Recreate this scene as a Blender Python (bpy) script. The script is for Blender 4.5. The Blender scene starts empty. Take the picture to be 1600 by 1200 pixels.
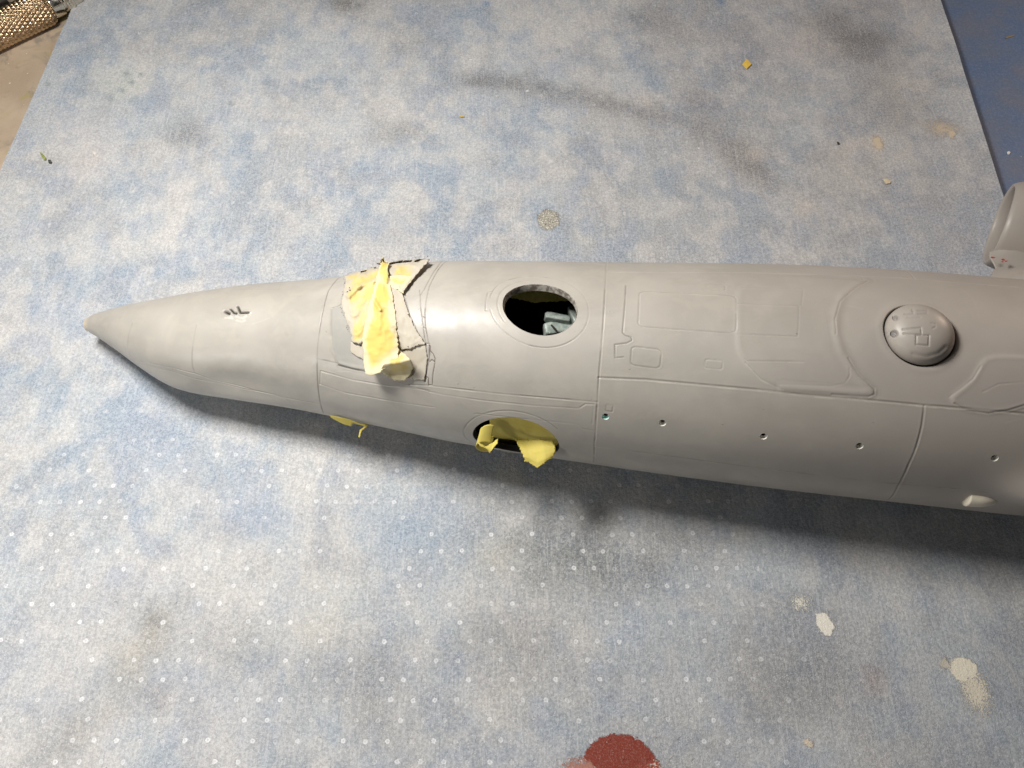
import bpy, math
import numpy as np
from mathutils import Vector

# ------------------------------------------------------------------ scene, camera, light
scn = bpy.context.scene
scn.unit_settings.system = 'METRIC'
scn.unit_settings.scale_length = 0.01            # one unit is one centimetre
COL = scn.collection
R = math.radians

H = 16.0                                         # lens height above the bench, cm
PITCH = R(60.6)                                  # looking down
FPX = 1300.0                                     # focal length in pixels of a 1600 wide frame
cam_d = bpy.data.cameras.new('camera')
cam_d.sensor_width = 36.0
cam_d.lens = 36.0 * FPX / 1600.0
cam_d.clip_start = 0.1
cam_d.clip_end = 500
cam_d.dof.use_dof = True
cam_d.dof.focus_distance = 16.0
cam_d.dof.aperture_fstop = 0.22 * 36
cam = bpy.data.objects.new('camera', cam_d)
cam.location = (0, 0, H)
cam.rotation_euler = (math.pi / 2 - PITCH, 0, 0)
COL.objects.link(cam)
scn.camera = cam

world = bpy.data.worlds.new('World')
scn.world = world
world.use_nodes = True
bgn = world.node_tree.nodes['Background']
bgn.inputs[0].default_value = (0.92, 0.94, 1.0, 1)
bgn.inputs[1].default_value = 0.035
scn.view_settings.view_transform = 'Standard'
scn.view_settings.look = 'None'
scn.view_settings.exposure = 0.0
scn.view_settings.gamma = 1.0


def area(name, loc, target, size, power, color):
    d = bpy.data.lights.new(name, 'AREA')
    d.shape = 'RECTANGLE'
    d.size, d.size_y = size
    d.energy = power
    d.color = color
    o = bpy.data.objects.new(name, d)
    o.location = loc
    o.rotation_euler = (Vector(target) - Vector(loc)).to_track_quat('-Z', 'Y').to_euler()
    COL.objects.link(o)
    return o


area('bench_lamp', (-9.5, 11.5, 19), (0, 7, 0), (6.2, 4.2), 6000, (1.0, 0.965, 0.92))
area('window_light', (-17, -4, 8.5), (-4, 7, 1), (2.6, 2.6), 1000, (1.0, 0.985, 0.96))
area('warm_lamp', (28, 22, 14), (8, 7, 2), (4, 4), 2100, (1.0, 0.76, 0.60))

rng = np.random.default_rng(7)

# ------------------------------------------------------------------ camera geometry helpers
ST, CT = math.sin(PITCH), math.cos(PITCH)


def project(P):
    """world point(s) -> position in a 1600 x 1200 frame"""
    P = np.asarray(P, float)
    u = P[..., 1] * ST + (P[..., 2] - H) * CT
    w = P[..., 1] * CT - (P[..., 2] - H) * ST
    return 800 + FPX * P[..., 0] / w, 600 - FPX * u / w


def at_height(px, py, z=0.0):
    """point of the horizontal plane z under a picture position"""
    px = np.asarray(px, float); py = np.asarray(py, float)
    a = (px - 800) / FPX; v = (600 - py) / FPX
    dy = CT + v * ST; dz = -ST + v * CT
    t = (z - H) / dz
    return np.stack([a * t, dy * t, H + dz * t], -1)


# ------------------------------------------------------------------ numpy noise
class Noise2:
    def __init__(s, seed, n=64):
        s.g = np.random.default_rng(seed).random((n, n)); s.n = n

    def __call__(s, x, y):
        x = np.asarray(x, float); y = np.asarray(y, float)
        xi = np.floor(x).astype(int); yi = np.floor(y).astype(int)
        fx = x - xi; fy = y - yi
        fx = fx * fx * (3 - 2 * fx); fy = fy * fy * (3 - 2 * fy)
        g, n = s.g, s.n
        a = g[xi % n, yi % n]; b = g[(xi + 1) % n, yi % n]
        c = g[xi % n, (yi + 1) % n]; d = g[(xi + 1) % n, (yi + 1) % n]
        return (a * (1 - fx) + b * fx) * (1 - fy) + (c * (1 - fx) + d * fx) * fy


def fbm(x, y, seed, octs=4, gain=0.5):
    t = 0; a = 1; tot = 0
    for o in range(octs):
        t = t + a * Noise2(seed * 17 + o)(x * 2 ** o + 5.3 * o, y * 2 ** o + 9.1 * o); tot += a; a *= gain
    return t / tot


def sstep(a, b, x):
    t = np.clip((x - a) / (b - a), 0, 1)
    return t * t * (3 - 2 * t)


# ------------------------------------------------------------------ objects
def tag(o, label=None, cat=None, group=None, kind=None):
    if label: o['label'] = label
    if cat: o['category'] = cat
    if group: o['group'] = group
    if kind: o['kind'] = kind
    return o


def empty(name, loc=(0, 0, 0), rot=(0, 0, 0)):
    o = bpy.data.objects.new(name, None)
    o.location = loc; o.rotation_euler = rot
    o.empty_display_size = 0.5
    COL.objects.link(o)
    return o


def np_mesh(name, V, F, mat, parent=None, normals=None, smooth=True, attrs=None):
    """V (n,3), F (m,4) or (m,3) arrays or a list of polygons -> linked mesh object"""
    me = bpy.data.meshes.new(name)
    V = np.asarray(V, np.float32)
    if isinstance(F, np.ndarray):
        k = F.shape[1]
        me.vertices.add(len(V)); me.vertices.foreach_set('co', V.ravel())
        me.loops.add(F.size); me.loops.foreach_set('vertex_index', F.astype(np.int32).ravel())
        me.polygons.add(len(F)); me.polygons.foreach_set('loop_start', (np.arange(len(F)) * k).astype(np.int32))
        me.update(calc_edges=True)
    else:
        me.from_pydata([tuple(v) for v in V.tolist()], [], F)
        me.update()
    if smooth:
        me.polygons.foreach_set('use_smooth', np.ones(len(me.polygons), bool))
    if attrs:
        for an, (ty, data) in attrs.items():
            at = me.attributes.new(an, ty, 'POINT')
            at.data.foreach_set('color' if ty == 'FLOAT_COLOR' else 'value', np.asarray(data, np.float32).ravel())
    if normals is not None:
        me.normals_split_custom_set_from_vertices(normals.astype(np.float32))
    me.materials.append(mat)
    o = bpy.data.objects.new(name, me)
    COL.objects.link(o)
    if parent is not None:
        o.parent = parent
        if parent.parent is None:
            o.location = -Vector(parent.location) if sum(abs(c) for c in parent.rotation_euler) == 0 else o.location
    return o


def solidify(o, t, offset=0):
    m = o.modifiers.new('thickness', 'SOLIDIFY'); m.thickness = t; m.offset = offset
    return o


def grid_faces(n, m, wrap=False):
    i, j = np.meshgrid(np.arange(n - 1), np.arange(m if wrap else m - 1), indexing='ij')
    j2 = (j + 1) % m
    return np.stack([i * m + j, (i + 1) * m + j, (i + 1) * m + j2, i * m + j2], -1).reshape(-1, 4)


# ------------------------------------------------------------------ node helpers
class Mat:
    def __init__(s, name, color=(0.5, 0.5, 0.5), rough=0.5, metal=0.0, spec=0.5):
        s.m = bpy.data.materials.new(name); s.m.use_nodes = True
        s.t = s.m.node_tree; s.b = s.t.nodes['Principled BSDF']
        s.b.inputs['Base Color'].default_value = (*color, 1)
        s.b.inputs['Roughness'].default_value = rough
        s.b.inputs['Metallic'].default_value = metal
        s.b.inputs['Specular IOR Level'].default_value = spec
        s.co = s.n('ShaderNodeTexCoord').outputs['Object']

    def n(s, ty, **kw):
        nd = s.t.nodes.new(ty)
        for k, v in kw.items(): setattr(nd, k, v)
        return nd

    def lk(s, a, b): s.t.links.new(a, b)

    def setin(s, sock, v):
        if isinstance(v, bpy.types.NodeSocket): s.lk(v, sock)
        elif isinstance(v, (tuple, list)) and len(v) == 3 and sock.type == 'RGBA': sock.default_value = (*v, 1)
        else: sock.default_value = v

    def math(s, op, a, b=0.0, c=0.0, clamp=False):
        nd = s.n('ShaderNodeMath', operation=op, use_clamp=clamp)
        s.setin(nd.inputs[0], a); s.setin(nd.inputs[1], b)
        if len(nd.inputs) > 2: s.setin(nd.inputs[2], c)
        return nd.outputs[0]

    def vec(s, op, a, b=(0, 0, 0), out=0):
        nd = s.n('ShaderNodeVectorMath', operation=op)
        s.setin(nd.inputs[0], a); s.setin(nd.inputs[1], b)
        return nd.outputs[out]

    def noise(s, scale, detail=3, rough=0.5, vec=None, stretch=None, out=0, dist=0.0):
        v = vec or s.co
        if stretch: v = s.vec('MULTIPLY', v, stretch)
        nd = s.n('ShaderNodeTexNoise')
        s.lk(v, nd.inputs['Vector'])
        nd.inputs['Scale'].default_value = scale; nd.inputs['Detail'].default_value = detail
        nd.inputs['Roughness'].default_value = rough; nd.inputs['Distortion'].default_value = dist
        return nd.outputs[out]

    def ramp(s, fac, a, b, lo=0.0, hi=1.0):
        nd = s.n('ShaderNodeMapRange', interpolation_type='SMOOTHSTEP')
        s.setin(nd.inputs[0], fac)
        for k, v in zip((1, 2, 3, 4), (a, b, lo, hi)): nd.inputs[k].default_value = v
        return nd.outputs[0]

    def mix(s, fac, a, b, blend='MIX'):
        nd = s.n('ShaderNodeMix', data_type='RGBA', blend_type=blend)
        s.setin(nd.inputs[0], fac); s.setin(nd.inputs[6], a); s.setin(nd.inputs[7], b)
        return nd.outputs[2]

    def attr(s, name):
        nd = s.n('ShaderNodeAttribute'); nd.attribute_name = name
        return nd

    def color(s, v): s.setin(s.b.inputs['Base Color'], v)

    def rough(s, v): s.setin(s.b.inputs['Roughness'], v)

    def bump(s, h, dist=0.01, strength=1.0, prev=None):
        nd = s.n('ShaderNodeBump'); nd.inputs['Strength'].default_value = strength
        nd.inputs['Distance'].default_value = dist
        s.lk(h, nd.inputs['Height'])
        if prev: s.lk(prev, nd.inputs['Normal'])
        s.lk(nd.outputs[0], s.b.inputs['Normal'])
        return nd.outputs[0]


# ------------------------------------------------------------------ materials
def primer_material(name, tone=(0.405, 0.382, 0.342), rough=0.39, use_tint=True):
    """satin grey primer sprayed over styrene"""
    m = Mat(name, tone, rough, spec=0.48)
    cloud = m.noise(0.55, 3, 0.5)
    c = m.mix(m.ramp(cloud, 0.35, 0.65), tuple(v * 0.93 for v in tone), tuple(v * 1.06 for v in tone))
    c = m.mix(m.ramp(m.noise(1.9, 5, 0.65, dist=.6), 0.45, 0.66, 0, .30), c, (tone[0] * 1.22, tone[1] * 1.2, tone[2] * 1.14))
    c = m.mix(m.ramp(m.noise(1.3, 5, 0.7, stretch=(.5, 1.3, 1)), 0.50, 0.68, 0, .30), c, (tone[0] * .74, tone[1] * .74, tone[2] * .72))
    # the primer turns a little pinker towards the tail
    sx = m.n('ShaderNodeSeparateXYZ'); m.lk(m.co, sx.inputs[0])
    c = m.mix(m.ramp(sx.outputs[0], 1.0, 9.0, 0, 1), c, (tone[0] * 0.97, tone[1] * 0.93, tone[2] * 0.93), 'MIX')
    c = m.mix(m.ramp(m.noise(60, 2), 0.66, 0.74, 0, 0.10), c, (0.62, 0.6, 0.55))
    if use_tint:
        at = m.attr('tint')
        c = m.mix(at.outputs['Alpha'], c, at.outputs['Color'])
    m.color(c)
    m.rough(m.ramp(m.noise(1.4, 5, .65), 0.32, 0.68, rough - 0.06, rough + 0.14))
    m.bump(m.noise(70, 2, 0.6), 0.0016, 0.6)
    return m.m


M_primer = primer_material('grey primer')
M_glass = primer_material('masked clear plastic', (0.355, 0.345, 0.315), 0.42)
M_dome = primer_material('grey primer dome', (0.38, 0.355, 0.315), 0.38)

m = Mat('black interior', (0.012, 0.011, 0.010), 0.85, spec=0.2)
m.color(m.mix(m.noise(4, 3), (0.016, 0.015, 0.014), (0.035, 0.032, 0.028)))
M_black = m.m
m = Mat('dark rim plastic', (0.25, 0.23, 0.2), 0.5)
m.color(m.mix(m.ramp(m.noise(9, 4, 0.7), 0.42, 0.58), (0.17, 0.145, 0.12), (0.45, 0.43, 0.38)))
M_rim = m.m
m = Mat('grey green plastic', (0.33, 0.38, 0.34), 0.4)
m.color(m.mix(m.ramp(m.noise(7, 4, 0.7), 0.4, 0.62), (0.24, 0.29, 0.26), (0.42, 0.47, 0.43)))
M_seat = m.m


def tape_material(name, yellow, paint_amt, shade=(0.60, 0.57, 0.48)):
    """crepe masking tape, partly covered by overspray"""
    m = Mat(name, yellow, 0.6, spec=0.25)
    big = m.noise(1.7, 4, 0.55, dist=0.4)
    lo = 0.62 - 0.42 * paint_amt
    at = m.attr('paint')
    f = m.ramp(m.math('ADD', big, m.math('MULTIPLY', at.outputs['Fac'], 0.55)), lo, lo + 0.22)
    y2 = m.mix(m.ramp(m.noise(3, 3, 0.5), 0.35, 0.7), yellow, tuple(v * 0.93 for v in yellow))
    c = m.mix(m.math('MULTIPLY', f, 0.92), y2, shade)
    c = m.mix(m.ramp(m.noise(30, 3, 0.7), 0.64, 0.72, 0, 0.25), c, (0.30, 0.24, 0.13))
    m.color(c)
    crepe = m.noise(16, 3, 0.6, stretch=(3.2, 1.0, 1.0))
    m.bump(crepe, 0.006, 0.4)
    tr = m.n('ShaderNodeBsdfTranslucent'); m.lk(c, tr.inputs[0])
    mx = m.n('ShaderNodeMixShader'); mx.inputs[0].default_value = 0.22
    out = m.t.nodes['Material Output']
    m.lk(m.b.outputs[0], mx.inputs[1]); m.lk(tr.outputs[0], mx.inputs[2]); m.lk(mx.outputs[0], out.inputs[0])
    return m.m


M_tape = tape_material('yellow masking tape', (0.82, 0.635, 0.185), 0.40, (0.80, 0.72, 0.50))
M_tape_pale = tape_material('oversprayed masking tape', (0.82, 0.65, 0.24), 0.55, (0.61, 0.57, 0.50))
M_tape_side = tape_material('shade-darkened yellow tape', (0.72, 0.61, 0.15), 0.0, (0.7, 0.66, 0.4))

m = Mat('torn tape edge', (0.16, 0.12, 0.07), 0.8)
M_edge = m.m

# ------------------------------------------------------------------ the fuselage surface
TOP = np.array([(100, 505), (136, 498), (145, 491), (170, 484), (200, 476), (250, 466.5), (300, 457), (375, 446.5), (440, 440),
                (500, 436), (560, 428), (610, 416), (660, 409.5), (720, 407), (800, 407.5), (900, 409), (1000, 410.5), (1100, 411),
                (1200, 412.5), (1300, 416), (1400, 421), (1500, 428.5), (1560, 433.5), (1600, 437), (1800, 452), (2200, 480)], float)
BOT = np.array([(100, 507), (136, 516), (150, 525), (162, 532), (195, 555), (225, 577), (260, 599), (280, 608), (305, 615.5),
                (350, 622), (425, 632), (500, 646.5), (600, 668), (700, 689.5), (800, 706.5), (900, 721), (1000, 736),
                (1100, 750), (1200, 762), (1300, 773.5), (1400, 784.5), (1500, 795.5), (1600, 806), (1800, 824), (2200, 850)], float)


def smooth_curve(pts, sig=14):
    xs = np.arange(pts[0, 0], pts[-1, 0] + 1, 2.0)
    ys = np.interp(xs, pts[:, 0], pts[:, 1])
    k = np.arange(-40, 41) * 2.0
    def blur(y, s):
        g = np.exp(-k ** 2 / (2 * s * s)); g /= g.sum()
        pad = np.concatenate([2 * y[0] - y[1:41][::-1], y, 2 * y[-1] - y[-41:-1][::-1]])
        return np.convolve(pad, g, 'valid')
    a = blur(ys, sig); b = blur(ys, 5)
    t = sstep(330, 480, xs)                    # keep the nose tip crisp
    return xs, a * t + b * (1 - t)


TX, TY = smooth_curve(TOP)
BX, BY = smooth_curve(BOT)
# shape ratios against the half width, given along the picture x of the station
ZB_P = np.array([(100, .44), (136, .42), (200, .24), (300, .10), (400, .08), (500, .10), (650, .10), (800, .10), (950, .06), (2200, .06)])
KU_P = np.array([(100, 1.0), (300, 1.0), (500, 1.0), (620, 1.06), (800, 1.02), (1000, 1.0), (2200, 1.0)])
KL_P = np.array([(100, 1.0), (170, 1.0), (260, .98), (330, .94), (450, .92), (600, .95), (800, 1.0), (2200, 1.0)])


def solve_station(x):
    wt = wb = 16.5
    for _ in range(12):
        pt = 800 + FPX * x / wt; pb = 800 + FPX * x / wb
        yt = np.interp(pt, TX, TY); yb = np.interp(pb, BX, BY)
        pm = (pt + pb) / 2
        zb = np.interp(pm, ZB_P[:, 0], ZB_P[:, 1]); ku = np.interp(pm, KU_P[:, 0], KU_P[:, 1]); kl = np.interp(pm, KL_P[:, 0], KL_P[:, 1])
        rows = []
        for (py, far) in ((yt, True), (yb, False)):
            v = (600 - py) / FPX
            d = np.array([CT + v * ST, -ST + v * CT]); d /= np.linalg.norm(d)
            n = np.array([-d[1], d[0]])          # far/up side
            if not far: n = -n
            k = ku if n[1] > 0 else kl
            sup = math.hypot(n[0], k * n[1])
            # n.(cam) = n0*Yc + n1*(zb+kl*b) + b*sup
            rows.append((n[0], n[1] * kl + sup, n[1] * H - n[1] * zb, n, k, sup))
        A = np.array([[rows[0][0], rows[0][1]], [rows[1][0], rows[1][1]]])
        Yc, b = np.linalg.solve(A, [rows[0][2], rows[1][2]])
        Zc = zb + kl * b
        ws = []
        for (_, _, _, n, k, sup) in rows:
            ty = Yc + b * n[0] / sup; tz = Zc + b * k * k * n[1] / sup
            ws.append(ty * CT - (tz - H) * ST)
        wt, wb = ws
    return Yc, Zc, b, ku * b, kl * b


X0, X1 = -9.6, 15.5
for _x in np.linspace(-9.6, -8.2, 141):          # the blunt nose tip sits where the outline starts
    _s = solve_station(_x)
    if project((_x, _s[0], _s[1]))[0] >= 135.0:
        X0 = float(_x); break
print('nose at', X0)
xs_s = np.linspace(X0, X1, 500)
PAR = np.array([solve_station(x) for x in xs_s])
k = np.exp(-np.arange(-12, 13) ** 2 / 40.0); k /= k.sum()
for c in range(5):
    p = np.concatenate([2 * PAR[0, c] - PAR[1:13, c][::-1], PAR[:, c], 2 * PAR[-1, c] - PAR[-13:-1, c][::-1]])
    sm = np.convolve(p, k, 'valid'); t = sstep(X0 + 0.4, X0 + 2.0, xs_s)
    PAR[:, c] = sm * t + PAR[:, c] * (1 - t)


def S(x, th):
    """point of the smooth skin; th 0 = far side, 90 deg = top, 180 = near side"""
    x = np.asarray(x, float); th = np.asarray(th, float)
    Yc, Zc, b, au, al = (np.interp(x, xs_s, PAR[:, c]) for c in range(5))
    s = np.sin(th); c = np.cos(th)
    a = np.where(s > 0, au, al)
    # soft shoulder line along the lower nose
    wN = sstep(-8.2, -6.8, x) * (1 - sstep(-5.4, -3.2, x))
    wN = wN * (1 - .75 * np.exp(-((x + 6.35) / .45) ** 2))
    m = 1 + 0.045 * wN * np.exp(-((np.degrees(th) - 186) / 10.0) ** 2) - 0.055 * wN * np.exp(-((np.degrees(th) - 160) / 15.0) ** 2)
    return np.stack([x, Yc + b * c * m, Zc + a * s * m], -1)


def Sn(x, th):
    e = 1e-3
    du = S(x + e, th) - S(x - e, th); dv = S(x, th + e) - S(x, th - e)
    n = np.cross(du, dv); n /= np.linalg.norm(n, axis=-1, keepdims=True) + 1e-12
    return n


BH = lambda x: np.interp(x, xs_s, PAR[:, 2])
_gx, _gt = np.meshgrid(np.linspace(X0, X1, 420), np.radians(np.linspace(36, 208, 240)), indexing='ij')
_gp = np.stack(project(S(_gx, _gt)), -1)


def on_skin(px, py):
    """picture position -> (x, theta) on the skin"""
    d = (_gp[..., 0] - px) ** 2 + (_gp[..., 1] - py) ** 2
    i = np.unravel_index(np.argmin(d), d.shape)
    q = np.array([_gx[i], _gt[i]])
    for _ in range(6):
        p = np.array(project(S(*q))); e = 1e-3
        J = np.stack([(np.array(project(S(q[0] + e, q[1]))) - p) / e, (np.array(project(S(q[0], q[1] + e))) - p) / e], 1)
        if abs(np.linalg.det(J)) < 400: break
        st = np.linalg.solve(J, np.array([px, py]) - p)
        st = np.clip(st, -0.08, 0.08)
        q = q + st
    q[1] = np.clip(q[1], R(34), R(210))
    return q


def skin_path(pts):
    return np.array([on_skin(*p) for p in pts])


def densify(q, closed=False):
    if closed: q = np.vstack([q, q[:1]])
    return q


# ------------------------------------------------------------------ fuselage grid
STEP = 0.0126
nx = int((X1 - X0) / STEP * 0.86)
# stations closer together where the photograph looks, sparse past the frame
xe = 11.3
gx = np.concatenate([np.arange(X0, xe, STEP), np.linspace(xe, X1, 40)])
fine = np.radians(np.linspace(26, 214, 560)); coarse = np.radians(np.linspace(214, 386, 50))[1:-1]
gt = np.concatenate([fine, coarse])
NX, NT = len(gx), len(gt)
GX, GT = np.meshgrid(gx, gt, indexing='ij')
PXY = None

# holes: centre, half axes (cm along x, cm along arc), skew
def ell_from_px(left, right, top, bottom):
    l, r, t, b = (on_skin(*p) for p in (left, right, top, bottom))
    c = (l + r + t + b) / 4
    bb = BH(c[0])
    vx = np.array([(r[0] - l[0]) / 2, (r[1] - l[1]) / 2 * bb])
    vy = np.array([(b[0] - t[0]) / 2, (b[1] - t[1]) / 2 * bb])
    return c, vx, vy, bb


def ell_rho(E, x, th):
    c, vx, vy, bb = E
    dx = x - c[0]; ds = (th - c[1]) * bb
    det = vx[0] * vy[1] - vx[1] * vy[0]
    u = (dx * vy[1] - ds * vy[0]) / det; v = (ds * vx[0] - dx * vx[1]) / det
    return u, v


def ell_pt(E, ang, k=1.0):
    c, vx, vy, bb = E
    u = k * np.cos(ang); v = k * np.sin(ang)
    return c[0] + u * vx[0] + v * vy[0], c[1] + (u * vx[1] + v * vy[1]) / bb


E_hatch = ell_from_px((785.5, 478), (902.5, 484), (840, 443.5), (846, 522.5))
cside = on_skin(806, 689)
bb = BH(cside[0])
E_side = (cside, np.array([0.80, 0.0]), np.array([0.0, 0.66]), bb)
port_px = [(946, 651), (1035, 661), (1193, 682), (1343, 697), (1554, 716)]
E_ports = []
for p in port_px:
    c = on_skin(*p); E_ports.append((c, np.array([0.062, 0]), np.array([0, 0.064]), BH(c[0])))
HOLES = [E_hatch, E_side] + E_ports

keep = np.ones((NX - 1, NT - 1), bool)           # last wrap column handled separately
CX = (GX[:-1, :-1] + GX[1:, 1:]) / 2; CTH = (GT[:-1, :-1] + GT[1:, 1:]) / 2
for E in HOLES:
    u, v = ell_rho(E, CX, CTH)
    rm = (u * u + v * v) < 1
    keep &= ~rm
    # verts on the border between removed and kept quads are pulled onto the ellipse
    touch_rm = np.zeros((NX, NT), bool); touch_k = np.zeros((NX, NT), bool)
    for a in (0, 1):
        for b_ in (0, 1):
            touch_rm[a:NX - 1 + a, b_:NT - 1 + b_] |= rm
            touch_k[a:NX - 1 + a, b_:NT - 1 + b_] |= ~rm
    B = touch_rm & touch_k
    u, v = ell_rho(E, GX[B], GT[B]); ang = np.arctan2(v, u)
    ex, et = ell_pt(E, ang)
    GX[B] = ex; GT[B] = et

P0 = S(GX, GT); N0 = Sn(GX, GT)
BG = BH(GX)
disp = np.zeros((NX, NT)); tint = np.zeros((NX, NT, 4)); tint[..., :3] = 0.2


def seg_dist(q, x, th, bb):
    best = np.full(x.shape, 9e9)
    for (a, b_) in zip(q[:-1], q[1:]):
        ax = x - a[0]; ay = (th - a[1]) * bb
        dx = b_[0] - a[0]; dy = (b_[1] - a[1]) * bb
        t = np.clip((ax * dx + ay * dy) / (dx * dx + dy * dy + 1e-12), 0, 1)
        best = np.minimum(best, np.hypot(ax - t * dx, ay - t * dy))
    return best


def window(q, pad):
    i0, i1 = np.searchsorted(gx, [q[:, 0].min() - pad, q[:, 0].max() + pad])
    tp = pad / max(BH(q[0, 0]), 0.3)
    j0, j1 = np.searchsorted(gt, [q[:, 1].min() - tp, q[:, 1].max() + tp])
    return slice(max(i0, 0), i1 + 1), slice(max(j0, 0), j1 + 1)


DARK = (0.10, 0.085, 0.07)


def groove(q, depth=0.012, w=0.015, dark=0.0, col=DARK, light=0.0, broken=0.35, seed=0):
    """engraved panel line; strength wanders so that parts of it are filled with primer"""
    if 0 < depth < .03 and w < .02:
        depth = depth * .78; w = w * .88; broken = min(.95, broken + .25)
    I, J = window(q, 0.12)
    x, th, b_ = GX[I, J], GT[I, J], BG[I, J]
    d = seg_dist(q, x, th, b_)
    s = th * b_
    vary = 1 - broken * sstep(0.42, 0.62, fbm(x * 1.9 + seed * 3.1, s * 1.9, 31 + seed, 4, .65))
    g = np.exp(-(d / w) ** 2) * vary
    disp[I, J] -= depth * g
    # a hint of raised burr on both sides
    disp[I, J] += depth * 0.18 * np.exp(-((d - 2.2 * w) / (w)) ** 2) * vary
    if 0 < depth < .03 and w < .02:
        # light caught on the groove's lower lip, painted in as a pale tint
        q2 = q + np.stack([np.zeros(len(q)), np.full(len(q), 1.7 * w) / BH(q[:, 0])], -1)
        d2 = seg_dist(q2, x, th, b_)
        lit = sstep(.5, .75, fbm(x * 3.1 + 40 + seed, s * 3.1, 77 + seed, 4, .65))
        a = np.exp(-(d2 / w) ** 2) * (.10 + .55 * lit) * min(1, depth / .006) * (1 - np.exp(-(d / w) ** 2))
        m_ = a > tint[I, J, 3]
        for k_, cv in enumerate((.56, .53, .46)): tint[I, J, k_] = np.where(m_, cv, tint[I, J, k_])
        tint[I, J, 3] = np.maximum(a, tint[I, J, 3])
    if dark > 0:
        a = np.clip(np.exp(-(d / (w * 0.95)) ** 2) * dark * vary, 0, 1)
        old = tint[I, J, 3]
        m_ = a > old
        for k_ in range(3): tint[I, J, k_] = np.where(m_, col[k_], tint[I, J, k_])
        tint[I, J, 3] = np.maximum(a, old)


def in_poly(q, x, th):
    inside = np.zeros(x.shape, bool)
    n = len(q)
    for i in range(n):
        x1, y1 = q[i]; x2, y2 = q[(i + 1) % n]
        c = ((y1 > th) != (y2 > th)) & (x < (x2 - x1) * (th - y1) / (y2 - y1 + 1e-15) + x1)
        inside ^= c
    return inside


def pad_area(q, h, soft=0.06, rim=0.0):
    """softly bordered raised (h>0) or sunken area"""
    I, J = window(q, 0.5)
    x, th, b_ = GX[I, J], GT[I, J], BG[I, J]
    d = seg_dist(densify(q, True), x, th, b_); ins = in_poly(q, x, th)
    sd = np.where(ins, d, -d)
    disp[I, J] += h * sstep(-soft, soft, sd) + rim * np.exp(-(sd / soft) ** 2)


def rounded(q, r=0.25, n=4):
    """cut the corners of a closed picture polygon"""
    q = np.asarray(q, float); out = []
    for i in range(len(q)):
        p0, p1, p2 = q[i - 1], q[i], q[(i + 1) % len(q)]
        a = p1 + (p0 - p1) * r; c = p1 + (p2 - p1) * r
        for t in np.linspace(0, 1, n):
            out.append((1 - t) ** 2 * a + 2 * t * (1 - t) * p1 + t * t * c)
    return [tuple(o) for o in out]


# pencil-thin and engraved lines, read off the photograph
S1 = skin_path([(533, 432), (522, 442), (513, 455), (506, 480), (500, 510), (496.5, 540), (495.5, 565), (496.5, 595), (500, 625), (506, 646)])
S2 = skin_path([(947.5, 411), (947, 425), (945, 460), (943, 500), (940, 540), (936.5, 580), (934.5, 610), (932, 650), (929.5, 690), (928, 722)])
S3 = skin_path([(1444, 634), (1440.5, 665), (1431, 700), (1420, 725), (1411, 745), (1403, 760), (1386, 782)])
H1 = skin_path([(935.5, 590), (1010, 593), (1060, 597.5), (1120, 603), (1200, 610), (1250, 616), (1310, 620.5), (1375, 626.5), (1443, 633), (1490, 636.5), (1540, 640.5), (1600, 646)])
H1 = np.vstack([H1, [X1 + 1, H1[-1, 1] + 0.02]])
H2 = skin_path([(928, 696), (1000, 706), (1100, 720), (1200, 733), (1300, 745), (1408, 756.5), (1500, 764), (1570, 770.5)])
groove(S1, 0.009, 0.013, 0.75, broken=0.3, seed=1)
groove(S2, 0.011, 0.014, 0.40, broken=0.4, seed=2)
groove(S3, 0.012, 0.017, 0.35, broken=0.1, seed=3)
groove(H1, 0.014, 0.017, 0.30, broken=0.3, seed=4)
groove(H2, 0.010, 0.013, 0.15, broken=0.5, seed=5)
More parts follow.
